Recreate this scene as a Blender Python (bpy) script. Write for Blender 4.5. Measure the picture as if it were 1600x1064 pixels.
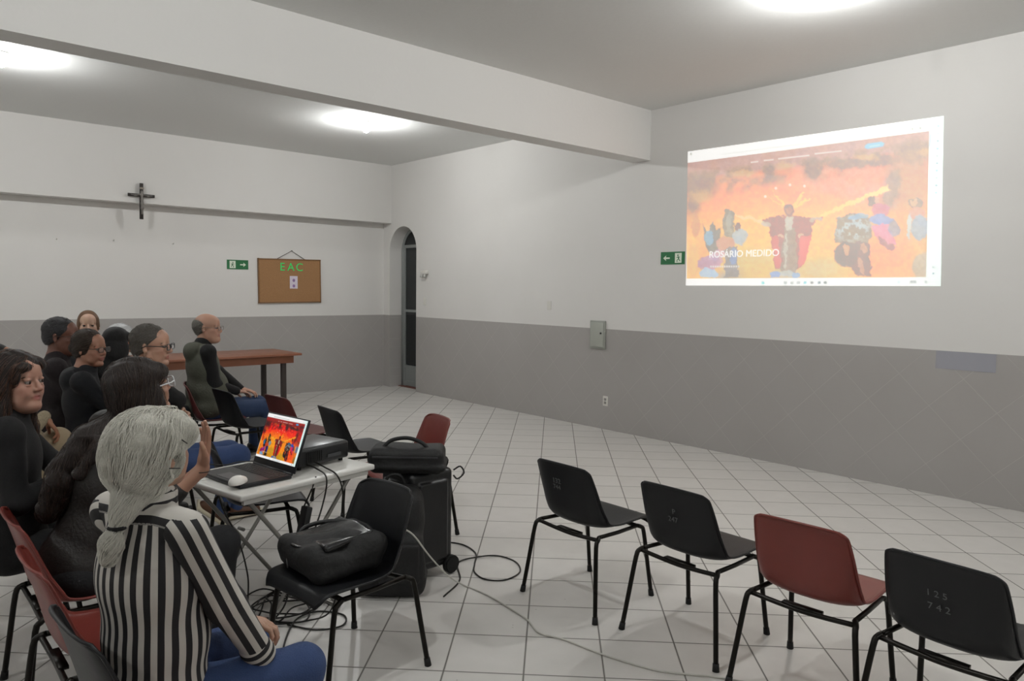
import bpy, bmesh, math, random
import numpy as np
from mathutils import Vector, Matrix, Quaternion
random.seed(7); np.random.seed(7)
for o in list(bpy.data.objects): bpy.data.objects.remove(o)
S = bpy.context.scene; COL = S.collection
R_ = math.radians; PI = math.pi
# ------------------------------------------------------------ camera, world, exposure
cam = bpy.data.cameras.new('camera'); cam.sensor_width = 36; cam.lens = 1153.1*36/1600
cam.clip_start = .05; cam.clip_end = 60
camo = bpy.data.objects.new('camera', cam); COL.objects.link(camo)
Mr = Matrix(((.7468,.0363,-.6641),(-.6649,.0605,-.7444),(.0132,.9975,.0694))).to_4x4()
camo.matrix_world = Matrix.Translation((0,0,1.65)) @ Mr
S.camera = camo
S.view_settings.view_transform = 'Standard'; S.view_settings.look = 'None'
S.view_settings.exposure = 0.0; S.view_settings.gamma = 1; S.view_settings.use_curve_mapping = False
W = bpy.data.worlds.new('world'); S.world = W; W.use_nodes = True
W.node_tree.nodes['Background'].inputs[0].default_value = (.02,.025,.03,1)
W.node_tree.nodes['Background'].inputs[1].default_value = .5
BULB = 1330.0
# ------------------------------------------------------------ materials
def lin(c):
    if isinstance(c, str): c = [int(c[i:i+2],16)/255 for i in (0,2,4)]
    return tuple(((x+.055)/1.055)**2.4 if x > .04045 else x/12.92 for x in c)
MC = {}
def mat(name, col=(.5,.5,.5), rough=.6, metal=0, spec=.5, bump=0, bscale=40, bstretch=None, var=0, coat=0, emit=None, es=0, alpha=1, trans=0, sheen=0):
    if name in MC: return MC[name]
    m = bpy.data.materials.new(name); m.use_nodes = True; nt = m.node_tree; N = nt.nodes; L = nt.links
    b = N['Principled BSDF']; c = lin(col) if isinstance(col, str) else col
    b.inputs['Base Color'].default_value = (*c,1); b.inputs['Roughness'].default_value = rough
    b.inputs['Metallic'].default_value = metal; b.inputs['Specular IOR Level'].default_value = spec
    b.inputs['Coat Weight'].default_value = coat; b.inputs['Transmission Weight'].default_value = trans
    b.inputs['Sheen Weight'].default_value = sheen
    if emit: b.inputs['Emission Color'].default_value = (*emit,1); b.inputs['Emission Strength'].default_value = es
    if bump or var:
        tc = N.new('ShaderNodeTexCoord'); mp = N.new('ShaderNodeMapping'); L.new(tc.outputs['Object'], mp.inputs[0])
        if bstretch: mp.inputs['Scale'].default_value = bstretch
        no = N.new('ShaderNodeTexNoise'); no.inputs['Scale'].default_value = bscale; no.inputs['Detail'].default_value = 4
        L.new(mp.outputs[0], no.inputs['Vector'])
        if bump:
            bp = N.new('ShaderNodeBump'); bp.inputs['Strength'].default_value = bump; bp.inputs['Distance'].default_value = .01
            L.new(no.outputs['Fac'], bp.inputs['Height']); L.new(bp.outputs[0], b.inputs['Normal'])
        if var:
            mx = N.new('ShaderNodeMix'); mx.data_type = 'RGBA'
            mx.inputs[6].default_value = (*[x*(1-var) for x in c],1); mx.inputs[7].default_value = (*[min(1,x*(1+var)) for x in c],1)
            L.new(no.outputs['Fac'], mx.inputs[0]); L.new(mx.outputs[2], b.inputs['Base Color'])
    MC[name] = m; return m
def node(nt, t, **k):
    n = nt.nodes.new(t)
    for a, v in k.items(): setattr(n, a, v)
    return n
def math_(nt, op, a, b=None, c=None):
    n = nt.nodes.new('ShaderNodeMath'); n.operation = op
    for i, v in enumerate((a,b,c)):
        if v is None: continue
        if isinstance(v, (int,float)): n.inputs[i].default_value = v
        else: nt.links.new(v, n.inputs[i])
    return n.outputs[0]
def grid_lines(nt, a, b, T, w, pa=0., pb=0.):
    # 1 on grout lines of the two families a and b (sockets), period T, half width w
    o = []
    for s, ph in ((a,pa),(b,pb)):
        f = math_(nt,'FRACT', math_(nt,'ADD', math_(nt,'DIVIDE', math_(nt,'SUBTRACT', s, ph), T), .5))
        d = math_(nt,'ABSOLUTE', math_(nt,'SUBTRACT', f, .5)); o.append(d)
    d = math_(nt,'MINIMUM', o[0], o[1])
    return math_(nt,'SUBTRACT', 1., math_(nt,'SMOOTH_MIN', math_(nt,'DIVIDE', d, w/T), 1., .1))
def wall_material(name, hor):
    m = bpy.data.materials.new(name); m.use_nodes = True; nt = m.node_tree; L = nt.links
    b = nt.nodes['Principled BSDF']; b.inputs['Specular IOR Level'].default_value = .3
    g = node(nt,'ShaderNodeNewGeometry'); s = node(nt,'ShaderNodeSeparateXYZ'); L.new(g.outputs['Position'], s.inputs[0])
    h = math_(nt,'ADD', s.outputs['X'], s.outputs['Y']) if hor == 'both' else s.outputs[hor]; z = s.outputs['Z']
    ns = node(nt,'ShaderNodeTexNoise'); ns.inputs['Scale'].default_value = 1.3; ns.inputs['Detail'].default_value = 5; L.new(g.outputs['Position'], ns.inputs['Vector'])
    fn = node(nt,'ShaderNodeTexNoise'); fn.inputs['Scale'].default_value = 60; fn.inputs['Detail'].default_value = 3; L.new(g.outputs['Position'], fn.inputs['Vector'])
    low = math_(nt,'LESS_THAN', z, 1.195)
    gl = grid_lines(nt, math_(nt,'SUBTRACT',h,z), math_(nt,'ADD',h,z), .49, .0055, 2.47, 3.94)
    gl = math_(nt,'MULTIPLY', gl, low)
    mw = node(nt,'ShaderNodeMix', data_type='RGBA'); mw.inputs[6].default_value = (*lin('d6d4d0'),1); mw.inputs[7].default_value = (*lin('dedcd9'),1); L.new(ns.outputs['Fac'], mw.inputs[0])
    md = node(nt,'ShaderNodeMix', data_type='RGBA'); md.inputs[6].default_value = (*lin('a09c98'),1); md.inputs[7].default_value = (*lin('aaa7a4'),1); L.new(ns.outputs['Fac'], md.inputs[0])
    mg = node(nt,'ShaderNodeMix', data_type='RGBA'); L.new(md.outputs[2], mg.inputs[6]); mg.inputs[7].default_value = (*lin('bbb8b2'),1)
    gn = node(nt,'ShaderNodeTexNoise'); gn.inputs['Scale'].default_value = 2.2; L.new(g.outputs['Position'], gn.inputs['Vector'])
    gf = math_(nt,'MULTIPLY', gl, math_(nt,'MULTIPLY', .9, gn.outputs['Fac'])); L.new(gf, mg.inputs[0])
    mm = node(nt,'ShaderNodeMix', data_type='RGBA'); L.new(low, mm.inputs[0]); L.new(mw.outputs[2], mm.inputs[6]); L.new(mg.outputs[2], mm.inputs[7])
    L.new(mm.outputs[2], b.inputs['Base Color'])
    L.new(math_(nt,'SUBTRACT', .75, math_(nt,'MULTIPLY', low, .28)), b.inputs['Roughness'])
    bp = node(nt,'ShaderNodeBump'); bp.inputs['Strength'].default_value = .25; bp.inputs['Distance'].default_value = .004
    L.new(math_(nt,'SUBTRACT', math_(nt,'MULTIPLY', fn.outputs['Fac'], .25), gl), bp.inputs['Height']); L.new(bp.outputs[0], b.inputs['Normal'])
    return m
def floor_material():
    m = bpy.data.materials.new('floor_tiles'); m.use_nodes = True; nt = m.node_tree; L = nt.links
    b = nt.nodes['Principled BSDF']
    g = node(nt,'ShaderNodeNewGeometry'); s = node(nt,'ShaderNodeSeparateXYZ'); L.new(g.outputs['Position'], s.inputs[0])
    a = math_(nt,'SUBTRACT', s.outputs['Y'], s.outputs['X']); c = math_(nt,'ADD', s.outputs['Y'], s.outputs['X'])
    gl = grid_lines(nt, a, c, .49, .0082, .15, 4.82)
    # per-tile tone
    ta = math_(nt,'FLOOR', math_(nt,'DIVIDE', math_(nt,'SUBTRACT', a, .15), .49)); tb = math_(nt,'FLOOR', math_(nt,'DIVIDE', math_(nt,'SUBTRACT', c, 4.82), .49))
    cx = node(nt,'ShaderNodeCombineXYZ'); L.new(ta, cx.inputs[0]); L.new(tb, cx.inputs[1])
    wn = node(nt,'ShaderNodeTexWhiteNoise'); L.new(cx.outputs[0], wn.inputs['Vector'])
    ns = node(nt,'ShaderNodeTexNoise'); ns.inputs['Scale'].default_value = 9; ns.inputs['Detail'].default_value = 8; L.new(g.outputs['Position'], ns.inputs['Vector'])
    f = math_(nt,'ADD', math_(nt,'MULTIPLY', wn.outputs['Value'], .35), math_(nt,'MULTIPLY', ns.outputs['Fac'], .65))
    mt = node(nt,'ShaderNodeMix', data_type='RGBA'); mt.inputs[6].default_value = (*lin('cbc8c3'),1); mt.inputs[7].default_value = (*lin('dddad6'),1); L.new(f, mt.inputs[0])
    # specks and smudges
    sp = node(nt,'ShaderNodeTexVoronoi'); sp.inputs['Scale'].default_value = 7; L.new(g.outputs['Position'], sp.inputs['Vector'])
    spk = math_(nt,'MULTIPLY', math_(nt,'LESS_THAN', sp.outputs['Distance'], .035), .4)
    m2 = node(nt,'ShaderNodeMix', data_type='RGBA'); L.new(mt.outputs[2], m2.inputs[6]); m2.inputs[7].default_value = (*lin('7c766c'),1); L.new(spk, m2.inputs[0])
    mg = node(nt,'ShaderNodeMix', data_type='RGBA'); L.new(m2.outputs[2], mg.inputs[6]); mg.inputs[7].default_value = (*lin('3f3a30'),1)
    L.new(gl, mg.inputs[0]); L.new(mg.outputs[2], b.inputs['Base Color'])
    L.new(math_(nt,'ADD', .36, math_(nt,'MULTIPLY', gl, .5)), b.inputs['Roughness'])
    bp = node(nt,'ShaderNodeBump'); bp.inputs['Strength'].default_value = .35; bp.inputs['Distance'].default_value = .004
    L.new(math_(nt,'SUBTRACT', math_(nt,'MULTIPLY', ns.outputs['Fac'], .15), gl), bp.inputs['Height']); L.new(bp.outputs[0], b.inputs['Normal'])
    return m
M_wr = wall_material('painted_wall_right','Y'); M_wb = wall_material('painted_wall_back','X')
M_ceil = mat('ceiling_paint','e0e1df', .85, bump=.1, bscale=30, var=.02)
M_beam = mat('beam_paint','e2e1de', .8, bump=.1, bscale=30)
M_floor = floor_material()
# ------------------------------------------------------------ helpers
def link(o, parent=None):
    COL.objects.link(o)
    if parent: o.parent = parent
    return o
def tag(o, label=None, cat=None, group=None, kind=None):
    if label: o['label'] = label
    if cat: o['category'] = cat
    if group: o['group'] = group
    if kind: o['kind'] = kind
    return o
def thing(name, label, cat, loc=(0,0,0), rz=0, group=None):
    o = bpy.data.objects.new(name, None); link(o); o.location = loc; o.rotation_euler = (0,0,rz); o.empty_display_size = .1
    return tag(o, label, cat, group)
def obj(name, bm, m, parent=None, smooth=True, auto=False):
    me = bpy.data.meshes.new(name)
    if isinstance(bm, bmesh.types.BMesh): bmesh.ops.recalc_face_normals(bm, faces=bm.faces); bm.to_mesh(me); bm.free()
    else: me = bm; me.name = name
    for x in (m if isinstance(m, (list,tuple)) else [m]): me.materials.append(x)
    if smooth: me.polygons.foreach_set('use_smooth', [True]*len(me.polygons))
    o = bpy.data.objects.new(name, me); link(o, parent)
    if auto:
        me.polygons.foreach_set('use_smooth', [True]*len(me.polygons))
        ea = me.attributes.new('sharp_edge','BOOLEAN','EDGE')
        b2 = bmesh.new(); b2.from_mesh(me); v = [len(e.link_faces)!=2 or e.calc_face_angle(0) > .6 for e in b2.edges]; b2.free()
        ea.data.foreach_set('value', v)
    return o
def box(bm, c, s, rot=None, bev=0, seg=2):
    r = bmesh.ops.create_cube(bm, size=1); vs = r['verts']
    bmesh.ops.scale(bm, vec=s, verts=vs)
    if bev:
        es = list({e for v in vs for e in v.link_edges})
        rb = bmesh.ops.bevel(bm, geom=es, offset=bev, segments=seg, profile=.5, affect='EDGES'); vs = list({v for f in rb['faces'] for v in f.verts} | {v for v in vs if v.is_valid})
    if rot is not None: bmesh.ops.rotate(bm, verts=vs, cent=(0,0,0), matrix=rot if isinstance(rot, Matrix) else Matrix.Rotation(rot,3,'Z'))
    bmesh.ops.translate(bm, vec=c, verts=vs); return vs
def boxobj(name, c, s, m, parent=None, rot=None, bev=0, seg=2):
    bm = bmesh.new(); box(bm, c, s, rot, bev, seg); return obj(name, bm, m, parent, smooth=False, auto=bev>0)
def cyl(bm, a, b, ra, rb=None, n=16):
    a = Vector(a); b = Vector(b); d = b-a; rb = ra if rb is None else rb
    r = bmesh.ops.create_cone(bm, cap_ends=True, segments=n, radius1=ra, radius2=rb, depth=d.length)
    q = Vector((0,0,1)).rotation_difference(d.normalized())
    bmesh.ops.rotate(bm, verts=r['verts'], cent=(0,0,0), matrix=q.to_matrix()); bmesh.ops.translate(bm, vec=(a+b)/2, verts=r['verts']); return r['verts']
def catmull(P, n=8, closed=False):
    P = [Vector(p) for p in P]; out = []
    N = len(P)
    for i in range(N if closed else N-1):
        p0 = P[(i-1)%N] if (closed or i>0) else P[0]*2-P[1]; p1 = P[i]; p2 = P[(i+1)%N]; p3 = P[(i+2)%N] if (closed or i+2<N) else p2*2-p1
        for k in range(n):
            t = k/n; out.append(.5*((2*p1)+(p2-p0)*t+(2*p0-5*p1+4*p2-p3)*t*t+(3*p1-p0-3*p2+p3)*t**3))
    if not closed: out.append(P[-1])
    return out
def tube(bm, pts, r, n=10, closed=False, caps=True):
    pts = [Vector(p) for p in pts]; N = len(pts); rings = []; up = None
    for i, p in enumerate(pts):
        a = pts[(i-1)%N] if (closed or i>0) else p; b = pts[(i+1)%N] if (closed or i<N-1) else p
        t = (b-a).normalized()
        if up is None: up = t.orthogonal().normalized()
        up = (up - t*up.dot(t)); up = up.normalized() if up.length > 1e-6 else t.orthogonal().normalized()
        s = t.cross(up); rr = r[i] if isinstance(r, (list,tuple)) else r
        rings.append([bm.verts.new(p+(up*math.cos(2*PI*k/n)+s*math.sin(2*PI*k/n))*rr) for k in range(n)])
    for i in range(N if closed else N-1):
        A = rings[i]; B = rings[(i+1)%N]
        for k in range(n): bm.faces.new((A[k],A[(k+1)%n],B[(k+1)%n],B[k]))
    if caps and not closed:
        bm.faces.new(rings[0][::-1]); bm.faces.new(rings[-1])
    return bm
def tubeobj(name, pts, r, m, parent=None, n=10, sm=0, closed=False):
    bm = bmesh.new(); tube(bm, catmull(pts, sm, closed) if sm else pts, r, n, closed); return obj(name, bm, m, parent)
def text(name, body, size, mtx, m, parent=None, ext=.001):
    c = bpy.data.curves.new(name,'FONT'); c.body = body; c.size = size; c.extrude = ext; c.align_x = 'CENTER'; c.align_y = 'CENTER'
    c.materials.append(m); o = bpy.data.objects.new(name, c); link(o, parent); o.matrix_local = mtx; return o
def frame_mtx(o, x, y):
    x = Vector(x).normalized(); y = Vector(y).normalized(); z = x.cross(y)
    return Matrix(((x[0],y[0],z[0],o[0]),(x[1],y[1],z[1],o[1]),(x[2],y[2],z[2],o[2]),(0,0,0,1)))
# ------------------------------------------------------------ the room
XR, YB, PR, DZ, CZ = 6.626, 10.667, .229, 1.195, 3.63
X0, Y0 = -5.2, -4.6
tag(boxobj('floor', ((X0+XR+.8)/2,(Y0+YB)/2,-.05), (XR+.8-X0, YB-Y0+.4, .1), M_floor), kind='structure')
tag(boxobj('ceiling', ((X0+XR)/2,(Y0+YB)/2,CZ+.05), (XR-X0+.8, YB-Y0+.4, .1), M_ceil), kind='structure')
tag(boxobj('trim_1', ((X0+XR)/2, 5.175+.122, (3.089+CZ)/2), (XR-X0, .244, CZ-3.089), M_beam), 'white ceiling beam', kind='structure')
# back wall: lower part recessed below an overhanging upper part
bm = bmesh.new(); box(bm, ((X0+XR)/2, YB+.1, CZ/2), (XR-X0+.6, .2, CZ)); box(bm, ((X0+XR)/2, YB-PR/2, (2.70+CZ)/2), (XR-X0, PR, CZ-2.70))
tag(obj('wall_back', bm, M_wb, smooth=False), kind='structure')
tag(boxobj('wall_left', (X0-.1,(Y0+YB)/2,CZ/2), (.2,YB-Y0+.4,CZ), M_wr), kind='structure')
tag(boxobj('wall_rear', ((X0+XR)/2,Y0-.1,CZ/2), (XR-X0+.4,.2,CZ), M_wb), kind='structure')
# right wall with arched doorway
TH = .30; DY0, DY1, SP = 9.712, 10.482, 2.25
bm = bmesh.new()
box(bm, (XR+TH/2,(Y0+DY0)/2,CZ/2), (TH, DY0-Y0, CZ)); box(bm, (XR+TH/2,(DY1+YB+.2)/2,CZ/2), (TH, YB+.2-DY1, CZ))
n = 24; yc = (DY0+DY1)/2; rr = (DY1-DY0)/2
for xx in (XR, XR+TH): pass
arc = [(yc-rr*math.cos(PI*k/n), SP+rr*math.sin(PI*k/n)) for k in range(n+1)]
A = [[bm.verts.new((xx,y,z)) for y,z in arc] for xx in (XR,XR+TH)]; B = [[bm.verts.new((xx,y,CZ)) for y,z in arc] for xx in (XR,XR+TH)]
for k in range(n):
    bm.faces.new((A[0][k],A[0][k+1],B[0][k+1],B[0][k])); bm.faces.new((A[1][k],B[1][k],B[1][k+1],A[1][k+1])); bm.faces.new((A[0][k],A[1][k],A[1][k+1],A[0][k+1]))
tag(obj('wall_right', bm, M_wr, smooth=False), kind='structure')
# door in the arch
M_dm = mat('door_metal','8d918f', .45, .3); M_dk = mat('door_glass_dark','151a1c', .12, spec=.6); M_rb = mat('threshold_red','6e4238', .7)
d = tag(bpy.data.objects.new('door_1', None), kind='structure'); link(d); d.location = (XR+TH-.05, yc, 0)
bm = bmesh.new(); ar = [(0,-rr+.02,0.01)]+[(0,-(rr-.02)*math.cos(PI*k/n), SP+(rr-.02)*math.sin(PI*k/n)) for k in range(n+1)]+[(0,rr-.02,0.01)]
for a, b in zip(ar[:-1], ar[1:]): pass
tube(bm, ar, .028, 8); obj('door_frame', bm, M_dm, d)
bm = bmesh.new()
for yy in (-rr+.085, rr-.085, ): box(bm, (0,yy,SP/2), (.035,.06,SP+.1))
for zz, hh in ((2.33,.05),(1.27,.04),(.34,.04),(.06,.08)): box(bm, (0,0,zz), (.034, rr*2-.14, hh))
box(bm, (0,0,.2), (.02, rr*2-.2, .28)); obj('door_leaf', bm, M_dm, d, smooth=False)
bm = bmesh.new(); box(bm, (.0,0,.83), (.008,rr*2-.2,.92)); box(bm, (0,0,1.8), (.008,rr*2-.2,1.02))
va = [bm.verts.new((0,-(rr-.05)*math.cos(PI*k/16), SP+.08+(rr-.12)*math.sin(PI*k/16))) for k in range(17)]; bm.faces.new(va)
obj('door_glass', bm, M_dk, d, smooth=False)
bm = bmesh.new(); cyl(bm, (-.02,-rr+.1,1.05), (-.07,-rr+.1,1.05), .009); cyl(bm, (-.07,-rr+.09,1.05), (-.07,-rr+.21,1.05), .008); box(bm, (-.02,-rr+.1,1.05), (.006,.035,.16), bev=.003)
obj('door_handle', bm, mat('brushed_steel','a9a9a6',.3,.9), d)
tag(boxobj('trim_2', (XR+TH-.06, yc, .006), (.14, rr*2, .012), M_rb), 'reddish door threshold', kind='structure')
tag(boxobj('wall_beyond_door', (XR+TH+.5, yc, CZ/2), (.1, 1.6, CZ), mat('dark_beyond','23282a',.9)), kind='structure')
# ------------------------------------------------------------ ceiling lamps
M_bulb = mat('bulb_glow',(1,1,1), emit=(.98,.99,.985), es=BULB); M_base = mat('lamp_porcelain','e6e4de', .35)
def lamp(x, y, label):
    t = thing('ceiling_lamp', label, 'lamp', (x,y,CZ), group='bare bulb ceiling lamps')
    bm = bmesh.new(); cyl(bm, (0,0,-.016), (0,0,0), .058, .062, 24); cyl(bm, (0,0,-.055), (0,0,-.016), .021, .03, 20); obj('lamp_base', bm, M_base, t, auto=True)
    bm = bmesh.new(); r = bmesh.ops.create_icosphere(bm, subdivisions=3, radius=.036)
    for v in bm.verts:
        z = v.co.z
        if z > 0: f = 1-.55*(z/.036)**2*.6; v.co.x *= f; v.co.y *= f; v.co.z *= 1.25
    bmesh.ops.translate(bm, vec=(0,0,-.095), verts=bm.verts); obj('bulb', bm, M_bulb, t)
lamp(4.70, 2.30, 'glowing ceiling lamp near the projected picture, cut by the top edge of the photo')
lamp(4.66, 7.90, 'glowing bare bulb on the ceiling beyond the beam, nearest the arched doorway')
lamp(1.02, 7.80, 'glowing ceiling lamp beyond the beam at the left edge of the photo')
lamp(1.02, 2.30, 'ceiling lamp above the seated people, out of frame')
lamp(4.70, -3.1, 'added unseen ceiling lamp behind the camera on the right, brightening beam and floor')  # added fill lamp, no known source: lights the beam face more frontally
lamp(1.02, -3.1, 'added unseen ceiling lamp behind the camera, filling the light on beam and floor')  # second added fill lamp behind the camera, evens out the room light
lamp(-2.6, 2.30, 'ceiling lamp at the far left of the near bay, out of frame')
lamp(-2.6, 7.80, 'ceiling lamp at the far left beyond the beam, out of frame')
# ------------------------------------------------------------ projected picture (flat light image on the wall) and its painting
def homog(src, dst):
    A = []; b = []
    for (x,y),(u,v) in zip(src, dst):
        A.append([x,y,1,0,0,0,-u*x,-u*y]); b.append(u); A.append([0,0,0,x,y,1,-v*x,-v*y]); b.append(v)
    h = np.linalg.solve(np.array(A,float), np.array(b,float)); return np.append(h,1).reshape(3,3)
HM = homog([(0,0),(1,0),(1,1),(0,1)], [(183,258),(1512,70),(1495,960),(172,947)])
def vnoise(x, y, seed=0):
    xi = np.floor(x).astype(int); yi = np.floor(y).astype(int); fx = x-xi; fy = y-yi; fx = fx*fx*(3-2*fx); fy = fy*fy*(3-2*fy)
    def h(a,b): 
        v = np.sin(a*127.1+b*311.7+seed*74.7)*43758.5453; return v-np.floor(v)
    return (h(xi,yi)*(1-fx)+h(xi+1,yi)*fx)*(1-fy)+(h(xi,yi+1)*(1-fx)+h(xi+1,yi+1)*fx)*fy
def fbm(x, y, seed=0, o=4): return sum(vnoise(x*2**i,y*2**i,seed+i)*.5**(i+1) for i in range(o))/.94
def paint(U, V):
    """picture as seen: colours (sRGB 0-1) for screen coordinates U,V (arrays)"""
    w = HM[2,0]*U+HM[2,1]*V+HM[2,2]; X = (HM[0,0]*U+HM[0,1]*V+HM[0,2])/w; Y = (HM[1,0]*U+HM[1,1]*V+HM[1,2])/w
    C = np.zeros(U.shape+(3,)); hexc = lambda s: np.array([int(s[i:i+2],16)/255 for i in (0,2,4)])
    def put(mask, col, a=1.): 
        nonlocal C
        mk = np.clip(mask*a,0,1)[...,None]; C = C*(1-mk)+(hexc(col) if isinstance(col,str) else col)*mk
    wx = X+26*(fbm(X/34,Y/34,3)-.5)+9*(vnoise(X/9,Y/9,21)-.5); wy = Y+26*(fbm(X/34,Y/34,9)-.5)+9*(vnoise(X/9,Y/9,25)-.5)
    def ell(cx,cy,rx,ry,rot=0,soft=.15,warp=True):
        x,y = (wx,wy) if warp else (X,Y); c,s = math.cos(rot),math.sin(rot); a = ((x-cx)*c+(y-cy)*s)/rx; b = (-(x-cx)*s+(y-cy)*c)/ry
        return np.clip((1-np.sqrt(a*a+b*b))/soft+.5,0,1)
    def poly(P, soft=3., warp=True):
        x,y = (wx,wy) if warp else (X,Y); n = len(P); ins = np.zeros(X.shape,bool); dm = np.full(X.shape,1e9)
        for i in range(n):
            (x1,y1),(x2,y2) = P[i],P[(i+1)%n]
            cond = ((y1>y)!=(y2>y)); xi = (x2-x1)*(y-y1)/((y2-y1) or 1e-9)+x1; ins ^= cond&(x<xi)
            dx,dy = x2-x1,y2-y1; t = np.clip(((x-x1)*dx+(y-y1)*dy)/(dx*dx+dy*dy+1e-9),0,1); dm = np.minimum(dm,np.hypot(x-x1-t*dx,y-y1-t*dy))
        return np.clip(np.where(ins,dm,-dm)/soft+.5,0,1)
    n1 = fbm(X/120,Y/120,1); n2 = fbm(X/45,Y/45,5); n3 = fbm(X/18,Y/18,12)
    # sky: pink red at the top, orange lower
    t = np.clip((Y-330)/480,0,1)[...,None]
    C = hexc('f2a698')*(1-t)+hexc('fbc888')*t; C = C+(n1-.5)[...,None]*.10*np.array([.3,1,.6])
    put(np.clip((X-980)/400,0,1)*np.clip((Y-330)/300,0,1), 'dcb49a', .6)
    put(ell(500,480,300,130,soft=.8),'fca888',.8); put(ell(1080,430,240,100,soft=.8),'fbaa9a',.8)
    put(ell(560,690,260,170,soft=.9),'fdcf8a',.7); put(ell(900,700,170,170,soft=.8),'fdc57c',.8); put(ell(1200,820,140,120,soft=.7),'fab078',.9)
    # page header and dark cloud band
    top = 315-(X-185)*.133
    band = np.clip((top+80+30*n2-Y)/22+.5,0,1); put(band,'c7a6a2',.95)
    cl = np.clip((n2-.46)*7,0,1)*np.clip((Y-top-40)/30,0,1)*np.clip((top+175+50*n1-Y)/40,0,1); put(cl,'b29a8e',.75)
    for e in [(250,430,90,60),(610,365,34,44),(835,350,48,62),(1010,320,120,30),(1360,260,90,60),(1180,300,110,30),(210,520,40,60)]: put(ell(*e,soft=.7),'a8948c',.85)
    for e in [(470,370,60,18),(690,330,50,20),(1110,285,60,16),(1410,260,30,22),(250,490,60,30)]: put(ell(*e,soft=.8),'d9b596',.8)
    put(ell(1340,400,110,150,soft=.8),'c9a692',.7); put(ell(1240,450,45,110,.2,.6),'a89c98',.7)
    # beams of light from the two hands
    put(poly([(390,562),(580,612),(600,636),(470,600)],8),'fbdcb4',.8); put(poly([(840,598),(1215,432),(1235,452),(900,590),(850,612)],8),'fcd79c',.9)
    for a in (-2.5,-2.2,-.95,-.65):
        x1,y1 = 712+math.cos(a)*135, 560+math.sin(a)*115; put(poly([(700,560),(x1-6,y1),(x1+6,y1+6),(724,564)],5),'fcd28a',.8)
    # lower clouds
    for e,c in [((520,820,150,70),'dcc79c'),((400,900,80,40),'bdb5ae'),((880,860,120,70),'d9c8a4'),((560,880,110,50),'e6c48c'),((300,760,70,120),'f2b888'),((1270,900,140,40),'f5b888'),((700,890,70,30),'c6c2bb')]: put(ell(*e,soft=.9),c,.8)
    # left group
    put(poly([(262,620),(290,680),(312,610),(330,665),(360,655),(345,770),(300,800),(268,720)]),'9a9a9c',.9)
    put(ell(292,700,24,38),'a3bccd',.9); put(poly([(368,560),(385,545),(425,570),(420,700),(372,690)]),'a6a09a',.95); put(ell(400,625,13,60,soft=.5),'c0bcb2',.7)
    put(ell(443,640,18,20),'a08c88',.9); put(ell(452,695,42,44),'b9c3cc',.9); put(ell(380,730,48,36),'d8aca2',.9); put(poly([(370,760),(440,750),(450,905),(375,905)]),'a09ca0',.9)
    put(ell(300,830,62,38,-.2),'c4a4b8',.95); put(ell(330,790,50,24,-.5),'cbb0c4',.8); put(ell(290,885,46,26),'b8cce0',.95); put(ell(422,800,18,44),'a0acc8',.9); put(ell(225,640,26,60),'d6a888',.8); put(ell(212,820,30,90),'eac08c',.9)
    # centre figure in a red robe with open arms, on a pedestal of cloud
    put(poly([(565,612),(650,590),(690,590),(745,590),(850,598),(890,590),(832,640),(828,700),(770,860),(640,860),(612,700),(610,650)]),'b9847e',.95)
    put(poly([(612,690),(650,700),(672,860),(645,850)]),'e58a88',.9); put(poly([(770,700),(828,690),(795,830),(758,860)]),'ef8e86',.9)
    put(poly([(684,650),(745,650),(752,880),(668,880)]),'b5a69e',.95); put(poly([(690,592),(734,592),(732,665),(694,665)]),'cfc8be',.95); put(poly([(688,680),(704,680),(700,860),(690,860)]),'cfcabf',.8)
    put(ell(712,560,27,34,soft=.3),'a98c7e',.95); put(ell(713,562,15,20,soft=.4),'c8a08a',.9); put(ell(592,630,26,12,.3),'c9bdb2',.9); put(ell(850,605,30,12,-.3),'c9bdb2',.9)
    put(ell(662,690,16,7),'e9c4b4',.9); put(ell(770,688,16,7),'e9c4b4',.9); put(ell(640,895,24,18),'a0b4dc',.9); put(ell(748,895,26,16),'a4bcdc',.9); put(ell(700,888,36,16),'c9cac6',.9)
    # right group
    put(poly([(955,600),(1040,575),(1130,600),(1140,700),(1100,780),(950,720)]),'a89f9a',.92); put(np.clip((n3-.5)*8,0,1)*ell(1040,650,90,70,soft=.6),'c2cdd2',.8); put(ell(1070,595,50,16,-.2),'a2bcd2',.8)
    put(ell(1010,790,62,66),'9a8480',.95); put(ell(1012,765,20,28),'d9b09c',.95); put(poly([(1060,720),(1130,740),(1140,900),(1060,905),(1000,830)]),'a28a86',.92); put(ell(1100,760,18,24),'cfa898',.9); put(ell(1085,850,14,50,-.3),'d8b0a4',.8)
    put(ell(1140,515,26,26),'a39490',.95); put(ell(1165,510,18,22),'dcb4a6',.95); put(ell(1185,560,44,36),'d99aa6',.95); put(ell(1190,608,66,28,.1),'a4aed2',.95); put(poly([(1135,640),(1225,630),(1260,740),(1190,730),(1150,690)]),'e6a2b6',.95)
    put(poly([(1170,690),(1265,750),(1250,770),(1180,745)]),'b8949c',.9); put(ell(1255,660,30,44),'a9a8b8',.8)
    put(ell(1365,525,36,26),'ab9a92',.95); put(ell(1360,522,16,20),'dcb8a4',.95); put(ell(1375,580,44,34),'d9aba2',.9); put(ell(1390,650,46,66),'aeb8c4',.92); put(ell(1332,650,12,70,.1),'c8d4d8',.85); put(ell(1400,850,50,70,.4),'c0b8ae',.8)
    C += ((n3-.5)*.08)[...,None]+((n2-.5)*.06)[...,None]*np.array([1,.4,-.6])
    # stars, header words, button and title lines
    for x,y in [(643,445),(717,428),(792,434),(588,488)]: put(ell(x,y,7,7,warp=False,soft=.6),'fde6dc',.9)
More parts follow.
